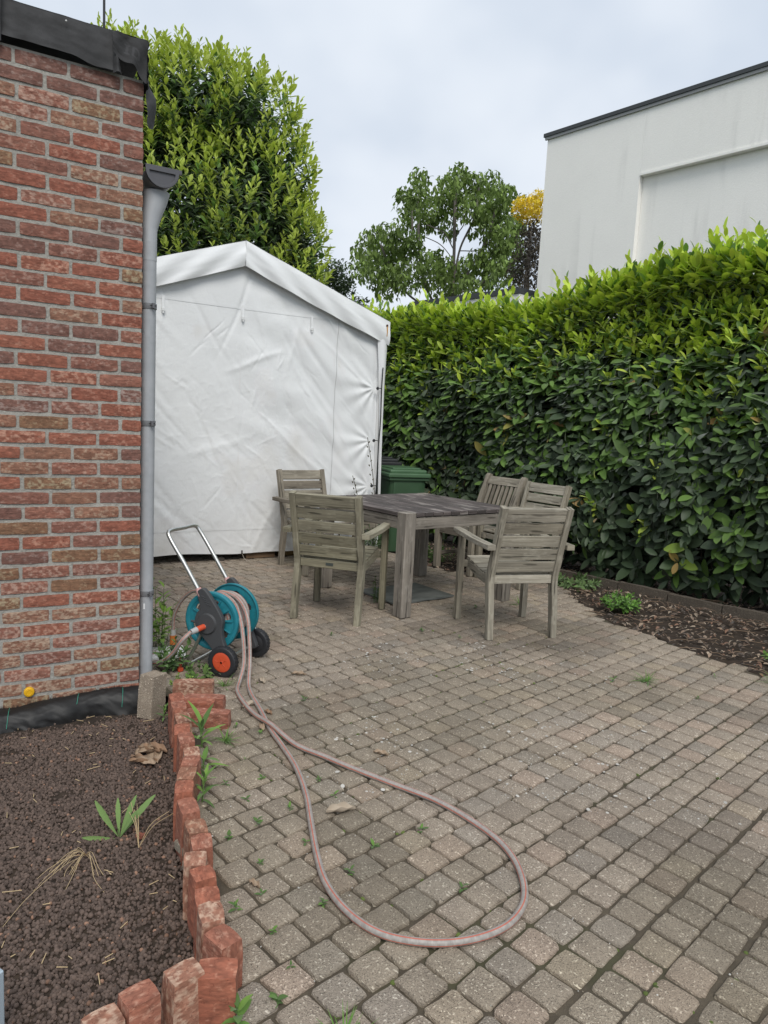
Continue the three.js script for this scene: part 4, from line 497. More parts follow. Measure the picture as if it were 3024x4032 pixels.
// ---------------------------------------------------------------- hedge
const laurelG = leafGeo(1, 0.42, 0.12, 0.18, 6, 1.12, 0.66);
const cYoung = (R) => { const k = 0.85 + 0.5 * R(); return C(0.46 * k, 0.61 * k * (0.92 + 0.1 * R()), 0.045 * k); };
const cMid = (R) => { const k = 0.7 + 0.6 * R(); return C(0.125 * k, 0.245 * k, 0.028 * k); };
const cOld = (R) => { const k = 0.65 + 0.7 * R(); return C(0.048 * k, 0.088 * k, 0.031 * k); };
{
  const h = thing('laurel_hedge', 'tall clipped cherry laurel hedge with bright new shoots along its top', 'hedge', [3.15, -0.02, -5.62], 131.3 * D2R); const R = rng(71), L = [];
  const face = (x, y) => 0.20 * (fbm(x * 1.2 + 5, y * 1.2 + 9, 3) - 0.5) * 2 + 0.04 * sst(1.6, 2.7, y) + 0.1 * sst(0.5, 0.05, y); // local z of the face (outward is -z)
  const topY = (x) => 2.73 - 0.12 * sst(1.2, 2.6, x) + 0.06 * sst(2.0, 0.6, x) + 0.05 * Math.sin(x * 1.3 + 0.6) + 0.12 * (fbm(x * 1.7, 4, 3) - 0.5);
  const X0 = -2.4, X1 = 6.6;
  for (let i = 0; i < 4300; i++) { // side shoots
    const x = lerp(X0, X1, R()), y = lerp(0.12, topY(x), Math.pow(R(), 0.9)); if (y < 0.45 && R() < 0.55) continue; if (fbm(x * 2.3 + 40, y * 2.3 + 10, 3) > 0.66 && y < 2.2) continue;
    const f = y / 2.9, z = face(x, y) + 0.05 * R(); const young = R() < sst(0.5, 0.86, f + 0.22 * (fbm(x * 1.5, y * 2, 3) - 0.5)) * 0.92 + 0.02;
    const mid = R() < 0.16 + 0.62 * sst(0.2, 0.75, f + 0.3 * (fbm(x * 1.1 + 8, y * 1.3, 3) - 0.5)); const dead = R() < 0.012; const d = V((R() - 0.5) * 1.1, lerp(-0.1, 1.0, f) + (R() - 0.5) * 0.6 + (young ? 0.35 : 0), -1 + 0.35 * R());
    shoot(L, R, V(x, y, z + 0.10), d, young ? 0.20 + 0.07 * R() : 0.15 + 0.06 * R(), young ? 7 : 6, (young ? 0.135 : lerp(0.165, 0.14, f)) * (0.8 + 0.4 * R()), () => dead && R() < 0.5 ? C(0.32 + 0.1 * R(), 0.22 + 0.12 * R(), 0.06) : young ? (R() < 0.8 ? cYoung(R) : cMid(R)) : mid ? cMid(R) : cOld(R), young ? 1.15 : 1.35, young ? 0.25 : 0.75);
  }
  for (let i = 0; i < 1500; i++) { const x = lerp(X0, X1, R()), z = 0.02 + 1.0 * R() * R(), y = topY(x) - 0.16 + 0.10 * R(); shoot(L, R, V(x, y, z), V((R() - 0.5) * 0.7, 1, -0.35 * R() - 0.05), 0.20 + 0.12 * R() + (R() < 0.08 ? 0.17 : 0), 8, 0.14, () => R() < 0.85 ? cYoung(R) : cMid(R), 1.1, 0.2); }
  const outer = L.length;
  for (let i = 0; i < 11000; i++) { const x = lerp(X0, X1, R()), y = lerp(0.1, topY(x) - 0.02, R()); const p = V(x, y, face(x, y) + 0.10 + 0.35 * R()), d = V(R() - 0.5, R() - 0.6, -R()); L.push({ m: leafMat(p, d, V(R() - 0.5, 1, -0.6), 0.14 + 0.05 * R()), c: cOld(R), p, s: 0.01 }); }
  const vary = [[0.52, 0.68, 0.052], [0.43, 0.57, 0.042], [0.24, 0.37, 0.033], [0.13, 0.25, 0.03], [0.09, 0.17, 0.028], [0.055, 0.105, 0.03], [0.036, 0.068, 0.025]].map(c => laurelLeaf(...c));
  splitLeaves(L, 300, h, laurelG, (l) => { let b = 0, bd = 9; vary.forEach((m, k) => { const e = Math.abs(m.color.r - l.c.r) + Math.abs(m.color.g - l.c.g); if (e < bd) { bd = e; b = k; } }); return vary[b]; }, 'leaf', 'foliage', leafInst, (l) => l.s > 0.05 && l.p.z < 0.1);
  const st = []; for (let i = 0; i < 34; i++) { const x = lerp(X0, X1, (i + R()) / 34), z = 0.25 + 0.3 * R(); const y1 = 1.6 + R(); st.push([[x, 0, z], [x + (R() - 0.5) * 0.3, y1, z + (R() - 0.5) * 0.2]]); }
  const bark = plain(0.10, 0.075, 0.055, 0.95); for (const [a, b] of st) part('stem', taper(a, b, 0.022 + 0.012 * R(), 0.01, 7), bark, h);
  const tw = []; for (let i = 0; i < 900; i++) { const x = lerp(X0, X1, R()), y = 0.05 + 2.4 * R() * R(), z = face(x, y) + 0.12 + 0.3 * R(); tw.push(taper([x, y, z], [x + (R() - 0.5) * 0.25, y + 0.1 + 0.2 * R(), z - 0.15 * R()], 0.004, 0.002, 4)); } part('twigs', merge(tw), bark, h).userData.kind = 'stuff';
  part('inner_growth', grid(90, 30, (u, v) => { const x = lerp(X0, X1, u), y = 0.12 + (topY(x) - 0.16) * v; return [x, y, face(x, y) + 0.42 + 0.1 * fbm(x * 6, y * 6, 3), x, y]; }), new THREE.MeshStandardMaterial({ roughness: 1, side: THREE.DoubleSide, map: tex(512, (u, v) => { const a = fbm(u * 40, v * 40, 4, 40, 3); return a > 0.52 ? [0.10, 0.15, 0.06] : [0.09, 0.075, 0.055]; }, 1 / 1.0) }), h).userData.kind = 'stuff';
}
// ---------------------------------------------------------------- kerb stones along the hedge, leaf litter, weeds of the hedge bed
{
  const R = rng(81); const k0 = [3.45, -5.0], k1 = [1.55, -7.05], n = 6; const names = ['nearest', 'second', 'third', 'fourth', 'fifth', 'sixth'];
  for (let i = 0; i < n; i++) { const t = (i + 0.5) / n, L = Math.hypot(k1[0] - k0[0], k1[1] - k0[1]) / n - 0.008; const m = solo('kerb_stone', `${names[i]} grey concrete kerb stone below the hedge, counted from the right`, 'kerb stone', triUV(brickGeo(L, 0.16, 0.06, 1200 + i, 0.006), 0), new THREE.MeshStandardMaterial({ map: texPaver, color: C(0.36, 0.34, 0.31), roughness: 1, bumpMap: bumpPaver, bumpScale: 0.004 }), 'kerb stones below the hedge'); m.position.set(lerp(k0[0], k1[0], t), -0.018 + 0.01 * R(), lerp(k0[1], k1[1], t)); m.rotation.y = Math.atan2(-(k1[1] - k0[1]), k1[0] - k0[0]) + (R() - 0.5) * 0.03; }
  const inBed = (x, z) => !inPoly(x, z, patioPoly) && (x * 0.75 - z * -0.66 < 9) && z > -8.8 && z < -2.2 && x > -0.2;
  const lg = leafGeo(1, 0.45, 0.25, 0.3, 4, 0.9), L = []; const cols = [[0.17, 0.12, 0.085], [0.26, 0.19, 0.135], [0.11, 0.08, 0.06], [0.34, 0.27, 0.20], [0.20, 0.11, 0.07], [0.075, 0.058, 0.046]];
  for (let i = 0; i < 11000; i++) { const x = 0.2 + 3.9 * R(), z = -2.4 - 6.2 * R(); if (!inBed(x, z)) continue; const c = cols[Math.floor(R() * 6)], k = 0.9 + 0.8 * R(); const a = R() * 6.28; L.push({ m: leafMat(V(x, -0.012 + 0.025 * R(), z), V(Math.cos(a), 0.25 * (R() - 0.4), Math.sin(a)), V((R() - 0.5) * 0.9, 1, (R() - 0.5) * 0.9), 0.022 + 0.05 * R() * R()), c: C(c[0] * k, c[1] * k, c[2] * k) }); }
  instanced('leaf_litter', lg, dullLeaf, L, scene).userData = { kind: 'stuff', label: 'brown fallen leaf litter on the soil under the hedge', category: 'leaf litter' };
  const tw = []; for (let i = 0; i < 900; i++) { const x = 0.4 + 3.6 * R(), z = -2.6 - 5 * R(); if (!inBed(x, z)) continue; const a = R() * 6.28, l = 0.05 + 0.14 * R(), y = 0.006 + 0.012 * R(); tw.push(tube([[x, y, z], [x + l * 0.5 * Math.cos(a) + 0.02 * (R() - 0.5), y + 0.012 * R(), z + l * 0.5 * Math.sin(a)], [x + l * Math.cos(a), y - 0.004, z + l * Math.sin(a + 0.3 * (R() - 0.5))]], 0.0015 + 0.0015 * R(), 5, 4)); } const tm = solo('twig_litter', 'dry brown twigs scattered over the soil under the hedge', 'twigs', merge(tw), plain(0.20, 0.14, 0.095, 0.95)); tm.userData.kind = 'stuff';
}
// weeds ----------------------------------------------------------
const wl1 = leafGeo(1, 0.42, 0.15, 0.25, 4, 0.85), wl2 = leafGeo(1, 0.20, 0.2, 0.3, 4, 0.8), wl3 = leafGeo(1, 0.6, 0.1, 0.2, 4, 0.75);
function plant(label, category, p, R, { n, size, geo, tilt0 = 0.4, tilt1 = 1.2, height = 0.02, mats = weedMat, group, name = 'weed' }) {
  const t = thing(name, label, category, p, R() * 6.28, group); if (height > 0.03) part('stem', taper([0, 0, 0], [0.01, height, 0.005], 0.0028, 0.0016, 6), mats[0], t);
  for (let k = 0; k < n; k++) { const a = k * 2.4 + R() * 0.5, y = height * (0.1 + 0.9 * k / n), el = lerp(tilt0, tilt1, k / n) + (R() - 0.5) * 0.3; const s = size * (0.65 + 0.5 * R()); const m = part('leaf', geo, mats[Math.floor(R() * mats.length)], t); leafMat(V(0.006 * k / n, y, 0), V(Math.cos(a) * Math.cos(el), Math.sin(el), Math.sin(a) * Math.cos(el)), V(0, 1, 0), s).decompose(m.position, m.quaternion, m.scale); } return t;
}
{
  const R = rng(91);
  { const t = thing('dandelion', 'green dandelion-like rosette growing in the clay pebble bed', 'plant', [-0.845, -0.06, -2.26]); const g = (() => { const q = leafGeo(1, 0.135, 0.16, 0.10, 16, 1.6, 0.8), p = q.attributes.position; for (let i = 0; i <= 16; i++) { const w = i % 2 ? 1.03 : 0.9; for (const k of [0, 2]) p.setX(i * 3 + k, p.getX(i * 3 + k) * w); } q.computeVertexNormals(); return q; })(), pale = new THREE.MeshPhysicalMaterial({ color: C(0.20, 0.32, 0.10), roughness: 0.96, side: THREE.DoubleSide, transmission: 0.2, thickness: 0 }); for (const [dx, dy, dz, s] of [[-0.50, 0.80, 0.05, 0.155], [-0.20, 0.85, -0.35, 0.13], [0.26, 0.92, -0.15, 0.15], [0.52, 0.80, -0.05, 0.19], [0.40, 0.82, 0.18, 0.13], [-0.85, 0.16, 0.35, 0.12], [0.10, 0.7, -0.5, 0.10], [0.08, 0.8, 0.5, 0.06]]) { const m = part('leaf', g, pale, t); leafMat(V(0, 0.005, 0), V(dx, dy, dz), V(-dx * 0.5, 0.5, 1 - 0.9 * dx), s).decompose(m.position, m.quaternion, m.scale); } }
  plant('leafy willowherb weed beside the edging bricks, nearest the large red brick', 'weed', [-0.715, 0, -2.84], R, { n: 12, size: 0.105, geo: wl2, height: 0.11, tilt0: 0.1, tilt1: 1.3 }); plant('bushy willowherb weed half way along the edging bricks', 'weed', [-0.605, 0, -2.42], R, { n: 12, size: 0.075, geo: wl2, height: 0.10, tilt0: 0.1, tilt1: 1.3 });
  plant('long drooping weed leaves beside the brown edging bricks', 'weed', [-0.66, 0, -2.66], R, { n: 6, size: 0.10, geo: wl2, height: 0.05, tilt0: 0.0, tilt1: 0.9 }); plant('small leafy weed at the foot of the corner brick', 'weed', [-0.275, 0, -1.475], R, { n: 9, size: 0.05, geo: wl1, height: 0.05, tilt0: 0.1, tilt1: 1.2 });
  plant('pale green weed between the concrete block and the edging', 'weed', [-0.985, -0.04, -3.19], R, { n: 9, size: 0.06, geo: wl2, height: 0.06, tilt0: 0.3, tilt1: 1.2 });
  const bush = (label, x, z, n, h, w, s, g, mats) => { const t = thing('weed_clump', label, 'weed', [x, 0, z]); const L = [], st = []; for (let k = 0; k < n; k++) { const a = R() * 6.28, r = w * Math.sqrt(R()), hh = h * (0.4 + 0.6 * R()), px = r * Math.cos(a), pz = r * Math.sin(a); st.push(taper([px * 0.5, 0, pz * 0.5], [px, hh, pz], 0.002, 0.0012, 5)); shoot(L, R, V(px * 0.6, hh * 0.2, pz * 0.6), V(px * 0.5, hh, pz * 0.5), hh * 0.85, 7, s, () => { const q = 0.6 + 0.7 * R(); return C(mats[0] * q, mats[1] * q, mats[2] * q); }, 1.35, 0.5); } part('stems', merge(st), weedMat[2], t); instanced('foliage', g, dullLeaf, L, t); return t; };
  bush('weedy nettle clump in front of the downpipe below the reel', -1.10, -3.74, 16, 0.20, 0.13, 0.055, wl1, [0.10, 0.20, 0.04]); bush('tall pale weeds growing behind the downpipe', -1.29, -4.05, 12, 0.46, 0.10, 0.07, wl1, [0.20, 0.34, 0.05]); bush('low green weeds between the reel wheel and the wall', -0.93, -3.66, 14, 0.08, 0.13, 0.035, wl3, [0.13, 0.24, 0.045]); bush('yellowish seedlings in the paving before the reel', -1.0, -3.52, 8, 0.05, 0.08, 0.022, wl3, [0.24, 0.36, 0.05]);
  bush('bright green seedling patch in the soil right of the pale armchair', 1.95, -5.62, 60, 0.13, 0.17, 0.04, wl3, [0.16, 0.34, 0.045]); bush('small green seedlings in the soil at the right edge', 2.58, -4.43, 14, 0.07, 0.09, 0.045, wl3, [0.18, 0.34, 0.05]); bush('leafy ground weeds behind the pale armchair under the hedge', 1.80, -6.45, 26, 0.09, 0.28, 0.07, wl1, [0.14, 0.23, 0.07]); bush('green weeds growing in the soil behind the table', 0.55, -7.35, 30, 0.16, 0.25, 0.05, wl1, [0.12, 0.2, 0.05]); bush('grassy weeds between the trailer board and the bin', -0.12, -7.25, 30, 0.34, 0.12, 0.07, wl2, [0.10, 0.17, 0.06]); bush('straggly weed standing under the left table edge', -0.03, -5.42, 7, 0.22, 0.04, 0.035, wl1, [0.10, 0.17, 0.045]);
  for (const [x, z, h, lab] of [[-0.105, -7.22, 1.25, 'tall dry weed stalk with buds against the tent corner'], [-0.235, -7.16, 0.86, 'shorter dry weed stalk left of the tent corner']]) { const t = thing('dry_weed_stalk', lab, 'weed', [x, -0.01, z]); part('stalk', tube([[0.03, 0, 0], [0.02, h * 0.4, 0.01], [-0.04, h * 0.75, 0], [-0.10, h, 0.01]], 0.0032, 24, 6), plain(0.10, 0.085, 0.06, 0.9), t); for (let k = 0; k < 12; k++) { const v = 0.55 + 0.45 * k / 12, sd = k % 2 ? 1 : -1; const b = part('bud', new THREE.SphereGeometry(0.007, 7, 5).scale(1, 1.7, 1), plain(0.09, 0.085, 0.05, 0.9), t); b.position.set(lerp(0.015, -0.10, (v - 0.4) / 0.6) + sd * 0.012, h * v, 0.01); b.rotation.z = -sd * 0.5; } }
  // joint seedlings
  const spots = [[-0.42, -2.6], [-0.52, -2.75], [-0.38, -2.3], [-0.33, -2.08], [-0.46, -2.2], [-0.3, -1.93], [-0.24, -1.78], [-0.18, -1.66], [-0.12, -1.9], [-0.2, -1.55], [-0.1, -1.47], [-0.5, -3.0], [-0.62, -3.05], [-0.13, -2.5], [-0.2, -2.62], [-0.4, -2.95], [-0.6, -3.35], [-0.35, -3.4], [-0.55, -2.55], [0.02, -2.2], [0.19, -2.31], [0.3, -2.0], [-0.2, -2.2], [-0.47, -1.99], [1.35, -3.9], [2.0, -4.05], [1.75, -3.7], [0.05, -1.35], [0.75, -1.5], [0.55, -4.6], [-0.3, -4.5], [0.3, -4.7], [0.9, -5.6], [0.75, -5.4], [-0.45, -2.45], [-0.36, -1.86], [-0.28, -2.4], [-0.05, -2.05]];
  for (const [x, z] of spots) plant('small weed seedling rooted in a paving joint', 'weed', [x, -0.004, z], R, { n: 5 + Math.floor(R() * 4), size: 0.013 + 0.015 * R(), geo: R() < 0.5 ? wl3 : wl1, height: 0.012 + 0.015 * R(), tilt0: 0.05, tilt1: 0.9, group: 'weed seedlings in paving joints', name: 'joint_seedling', mats: [weedMat[0], weedMat[2], weedMat[2]] });
  const tuft = (label, x, z, n, l) => { const t = thing('grass_tuft', label, 'grass tuft', [x, 0, z]); const gs = []; for (let k = 0; k < n; k++) { const a = R() * 6.28, s = l * (0.5 + 0.6 * R()), el = 0.2 + R(); const g = leafGeo(s, 0.0035 + 0.002 * R(), 0.2, 0.35, 4, 0.6); g.applyMatrix4(leafMat(V((R() - 0.5) * 0.015, 0, (R() - 0.5) * 0.015), V(Math.cos(a) * Math.cos(el), Math.sin(el), Math.sin(a) * Math.cos(el)), V(0, 1, 0), 1)); gs.push(g); } part('blades', merge(gs), weedMat[0], t); };
  tuft('dry grass tuft at the bottom edge of the paving', -0.03, -1.42, 34, 0.11); tuft('grass tuft in the joints left of the hose crossing', -0.63, -2.9, 26, 0.09); tuft('small grass tuft beside the reel wheel', -0.78, -3.52, 22, 0.09); tuft('flat grass tuft in the paving left of the soil edge', 1.55, -3.92, 40, 0.10); tuft('grass tuft at the paving edge near the right frame', 2.32, -3.98, 44, 0.12); tuft('pale grass tuft behind the pale armchair', 1.12, -5.55, 24, 0.13);
  // moss in joints
  const M = []; const mg = new THREE.IcosahedronGeometry(1, 1); for (let i = 0; i < 2600; i++) { const x = -0.8 + 3.2 * R(), z = -1.3 - 4.6 * R(); if (!inPoly(x, z, patioPoly)) continue; const dn = fbm(x * 1.8 + 3, z * 1.8 + 80, 4); if (dn < 0.5 || R() > (dn - 0.45) * 4) continue; const s = 0.003 + 0.005 * R(), k = 0.6 + 0.7 * R(); M.push({ m: new THREE.Matrix4().compose(V(x, -0.009, z), new THREE.Quaternion(), V(s * 1.4, s * 0.9, s * 1.4)), c: C(0.09 * k, 0.12 * k, 0.03 * k) }); } instanced('joint_moss', mg, plain(1, 1, 1, 1), M, scene).userData = { kind: 'stuff', label: 'green moss cushions in the paving joints', category: 'moss' };
  const GR = []; const gg = new THREE.IcosahedronGeometry(1, 0); for (let i = 0; i < 7000; i++) { const x = -0.85 + 3.6 * R(), z = -1.2 - 5.2 * R(); if (!inPoly(x, z, patioPoly)) continue; const dn = fbm(x * 2.2 + 31, z * 2.2 + 12, 4); if (R() > sst(0.35, 0.75, dn)) continue; const s = 0.0008 + 0.0026 * R() * R() * R(), k = 0.6 + 0.8 * R(), lt = R() < 0.25; GR.push({ m: new THREE.Matrix4().compose(V(x, und(x, z) + 0.001, z), new THREE.Quaternion().setFromAxisAngle(V(0.5, 0.7, 0.5).normalize(), R() * 6), V(s * (0.7 + R()), s * 0.8, s)), c: lt ? C(0.34 * k, 0.29 * k, 0.22 * k) : C(0.085 * k, 0.068 * k, 0.05 * k) }); } instanced('paving_grit', gg, plain(1, 1, 1, 1), GR, scene).userData = { kind: 'stuff', label: 'brown grit and crumbs scattered over the paving', category: 'grit' };
  // pale lichen spots, crumbs
  const S = []; const lgq = new THREE.CylinderGeometry(1, 1.05, 1, 7); for (let i = 0; i < 1700; i++) { const cl = R() < 0.62; const cx = cl ? [0.95, 0.75, 1.3, 0.6, 0.1, -0.05][Math.floor(R() * 6)] : -0.6 + 3.6 * R(), cz = cl ? [-3.2, -2.9, -2.6, -3.9, -4.1, -4.4][Math.floor(R() * 6)] : -1.2 - 3.8 * R(); const x = cx + (cl ? (R() + R() - 1) * 0.22 : 0), z = cz + (cl ? (R() + R() - 1) * 0.22 : 0); if (!inPoly(x, z, patioPoly)) continue; const s = 0.0012 + 0.005 * R() * R() * R() * (cl ? 2.4 : 1); const k = 0.8 + 0.4 * R(); S.push({ m: new THREE.Matrix4().compose(V(x, und(x, z) + 0.0008, z), new THREE.Quaternion().setFromAxisAngle(V(0, 1, 0), R() * 6), V(s * (0.7 + 0.9 * R()), 0.0016, s)), c: C(0.50 * k, 0.48 * k, 0.44 * k) }); } instanced('lichen_spots', lgq, plain(1, 1, 1, 1), S, scene).userData = { kind: 'stuff', label: 'whitish lichen spots spread over the pavers', category: 'lichen' };
  // fallen leaves
  const dry = [[0.36, 0.27, 0.19], [0.30, 0.19, 0.12], [0.42, 0.35, 0.27]].map(c => new THREE.MeshStandardMaterial({ color: C(...c), roughness: 0.9, side: THREE.DoubleSide })); const curl = (L, W, s) => grid(10, 14, (u, v) => { const t = v, w = W * Math.pow(Math.sin(Math.PI * Math.min(0.98, t * 0.94 + 0.04)), 0.7), a = (u - 0.5) * 2; return [a * w * Math.cos(a * s), 0.004 + Math.abs(a) * w * Math.sin(Math.abs(a) * s) * 0.9 + 0.10 * L * Math.pow(t - 0.5, 2) + 0.004 * Math.sin(t * 14 + a * 5), (t - 0.5) * L]; });
  const big = solo('curled_leaf', 'large curled grey dead leaf lying inside the hose loop', 'leaf', curl(0.11, 0.03, 0.9), dry[2]); big.position.set(-0.10, 0.002, -2.40); big.rotation.y = 1.9;
  for (const [x, z, l, a, m, lab] of [[0.04, -2.86, 0.07, 1.2, 0, 'small brown dead leaf lying above the hose loop'], [-0.60, -3.62, 0.08, 0.5, 2, 'pale dead leaf on the paving beside the far reel wheel'], [-0.56, -3.95, 0.05, 2, 2, 'pale dead leaf behind the reel on the paving'], [-0.50, -3.22, 0.06, 0.8, 1, 'reddish dead leaf just above the hose crossing'], [-0.6, -3.3, 0.09, 2.4, 2, 'cream dead leaf between the lying bricks and the hose'], [-0.42, -3.75, 0.08, 1.5, 0, 'flat brown dead leaf right of the reel wheels'], [-0.5, -3.05, 0.07, 0.3, 0, 'brown dead leaf under the hose crossing'], [-0.33, -1.97, 0.05, 0.9, 0, 'folded brown dead leaf against the edging bricks']]) { const o = solo('fallen_leaf', lab, 'leaf', curl(l, l * 0.25, 0.7), dry[m], 'dead leaves on the paving'); o.position.set(x, 0.003, z); o.rotation.y = a; }
  { const t = thing('dead_leaf_pile', 'heap of crumpled brown leaves in the bed corner by the edging', 'leaves', [-0.93, -0.06, -2.85]); for (let k = 0; k < 9; k++) { const m = part('leaf', curl(0.08 + 0.05 * R(), 0.026, 0.8), dry[k % 2], t); m.position.set((R() - 0.5) * 0.13, 0.01 + 0.02 * R(), (R() - 0.5) * 0.16); m.rotation.set((R() - 0.5) * 0.8, R() * 6, (R() - 0.5) * 0.8); } }
  // straw
  const straw = plain(0.50, 0.38, 0.22, 0.9); { const t = thing('dry_grass_clump', 'dead straw-coloured grass clump lying in the clay pebbles', 'dry grass', [-0.905, -0.055, -2.13]); const gs = []; for (let k = 0; k < 20; k++) { const a = 1.75 + (R() + R() + R() - 1.5) * 0.95, l = 0.06 + 0.26 * R() * R() + 0.03 * R(); gs.push(tube([[0, 0.02, 0], [0.3 * l * Math.cos(a), 0.035 + 0.02 * R(), 0.3 * l * Math.sin(a)], [0.7 * l * Math.cos(a + 0.1), 0.02, 0.7 * l * Math.sin(a)], [l * Math.cos(a + 0.3 * (R() - 0.5)), 0.006, l * Math.sin(a)]], 0.0009, 8, 4)); } part('stalks', merge(gs), straw, t); }
  { const t = thing('dry_sprig', 'small branching dead sprig beside the dandelion', 'dry grass', [-0.755, -0.05, -2.19]); const gs = []; for (let k = 0; k < 7; k++) { const a = -2.4 + 1.7 * R(), l = 0.07 + 0.08 * R(); gs.push(tube([[0, 0.01, 0], [0.4 * l * Math.cos(a), 0.05 + 0.03 * R(), 0.4 * l * Math.sin(a)], [l * Math.cos(a), 0.07 + 0.05 * R(), l * Math.sin(a)]], 0.0010, 8, 4)); } part('stalks', merge(gs), straw, t); }
  const bits = []; for (let i = 0; i < 120; i++) { const x = -1.75 + 1.3 * R(), z = -3.3 + 2.0 * R(); if (!inPoly(x, z, bedPoly)) continue; const a = R() * 6.28, l = 0.012 + 0.055 * R() * R(), y = bedY(x, z) + 0.012; bits.push(taper([x, y, z], [x + l * Math.cos(a), y + 0.003 * R(), z + l * Math.sin(a)], 0.0016, 0.0012, 5)); } const bm = solo('straw_bits', 'short straw pieces scattered over the clay pebbles', 'straw', merge(bits), straw); bm.userData.kind = 'stuff';
  { const s = solo('terracotta_shard', 'small red brick shard below the dandelion', 'shard', brickGeo(0.03, 0.014, 0.02, 1301, 0.006), brickMat[6]); s.position.set(-0.775, -0.045, -2.265); s.rotation.y = 0.5; }
  { const s = solo('metal_strip', 'pale blue painted metal strip at the lower left edge', 'metal strip', board(0.03, 0.24, 0.05, 1, 0.004), plain(0.42, 0.5, 0.56, 0.4, 0.2)); s.position.set(-0.822, 0.02, -1.43); s.rotation.set(0, -0.5, 0); }
}
console.log('stage plants');

// ---------------------------------------------------------------- laurel tree behind the tent
{
  const t = thing('laurel_tree', 'tall laurel tree with yellow-green shoots behind the tent roof', 'tree', [-2.9, -0.1, -11.3]); const R = rng(101), L = [];
  const E = [[-3.75, 5.55, -11.3, 0.8, 0.95, 0.9], [-3.05, 5.55, -11.2, 0.7, 0.85, 0.9], [-2.6, 5.75, -11.25, 0.42, 0.62, 0.6], [-2.25, 5.35, -11.2, 0.58, 0.78, 0.8], [-3.3, 4.3, -11.2, 1.1, 1.1, 1.0], [-2.3, 4.3, -11.2, 0.85, 1.0, 0.95], [-1.85, 4.75, -11.2, 0.40, 0.62, 0.6], [-1.62, 4.80, -11.1, 0.22, 0.2, 0.3], [-1.75, 3.85, -11.3, 0.42, 0.8, 0.7], [-4.2, 5.9, -11.3, 0.5, 0.7, 0.7], [-2.8, 3.0, -11.3, 1.5, 1.1, 1.1], [-4.3, 4.4, -11.3, 0.8, 1.2, 0.9], [-1.55, 3.3, -11.2, 0.36, 0.5, 0.5], [-1.42, 3.75, -11.1, 0.24, 0.45, 0.4]];
  const inside = (p, k, s = 0.86) => E.some((e, i) => i !== k && ((p.x - e[0]) / e[3]) ** 2 + ((p.y - e[1]) / e[4]) ** 2 + ((p.z - e[2]) / e[5]) ** 2 < s * s);
  const rel = V(-2.9, -0.1, -11.3);
  E.forEach((e, k) => { const area = e[3] * e[4] + e[4] * e[5] + e[3] * e[5]; const n = Math.round(area * 215); for (let i = 0; i < n; i++) { const a = R() * 6.28, cz = R() * 2 - 1, s = Math.sqrt(1 - cz * cz), q = 0.86 + 0.2 * R(); const d = V(s * Math.cos(a), cz, s * Math.sin(a)); if (d.z < -0.55) continue; const p = V(e[0] + d.x * e[3] * q, e[1] + d.y * e[4] * q, e[2] + d.z * e[5] * q); if (inside(p, k)) continue; const yg = R() < 0.78 + 0.2 * d.y; const A = V(d.x * 0.7 + (R() - 0.5) * 0.5, 0.9 + 0.3 * R(), d.z * 0.7); const sp = fbm(p.x * 3 + 50, p.y * 3 + 50, 3) > 0.66; if (sp && R() < 0.7) continue; shoot(L, R, p.sub(rel), A, yg ? 0.30 + 0.14 * R() : 0.22, yg ? 10 : 8, (yg ? 0.125 : 0.14) * (0.8 + 0.4 * R()), (tt) => yg && tt > 0.25 ? (() => { const q2 = 0.8 + 0.5 * R(); return C(0.41 * q2, 0.50 * q2, 0.06 * q2); })() : R() < 0.75 ? cMid(R) : cOld(R), 1.2, 0.3); } 
    for (let i = 0; i < n * 8; i++) { const p = V(e[0] + (R() * 2 - 1) * e[3] * 0.8, e[1] + (R() * 2 - 1) * e[4] * 0.8, e[2] + (R() * 2 - 1) * e[5] * 0.8); if (!inside(p, -1, 0.84)) continue; p.sub(rel); L.push({ m: leafMat(p, V(R() - 0.5, R() - 0.5, R() - 0.3), V(R() - 0.5, 1, 0.5), 0.12 + 0.04 * R()), c: R() < 0.5 ? cMid(R) : cOld(R), p, s: 0.01 }); } });
  for (let k = 0; k < 3; k++) shoot(L, R, V(-4.20 + 0.05 * k, 6.62 + 0.06 * k, -11.2).sub(rel), V(0.1 * (k - 1), 1, 0.1), 0.28, 9, 0.12, () => cYoung(R), 1.0, 0.3);
  const vary = [[0.42, 0.52, 0.062], [0.15, 0.26, 0.032], [0.052, 0.10, 0.034]].map(c => laurelLeaf(...c));
  splitLeaves(L, 300, t, laurelG, (l) => l.c.r > 0.23 ? vary[0] : l.c.r > 0.09 ? vary[1] : vary[2], 'leaf', 'crown', leafInst, (l) => l.s > 0.05 && l.p.z > -0.2);
  const bark = plain(0.09, 0.07, 0.055, 0.95); part('trunk', taper([0, 0, 0], [0.1, 3.2, 0], 0.16, 0.09, 10), bark, t); for (let k = 0; k < 14; k++) { const e = E[k % E.length]; part('limb', taper([0.05, 1.8 + 0.1 * k, 0], [e[0] + 2.9, e[1] + 0.1, e[2] + 11.3], 0.045, 0.012, 7), bark, t); }
}
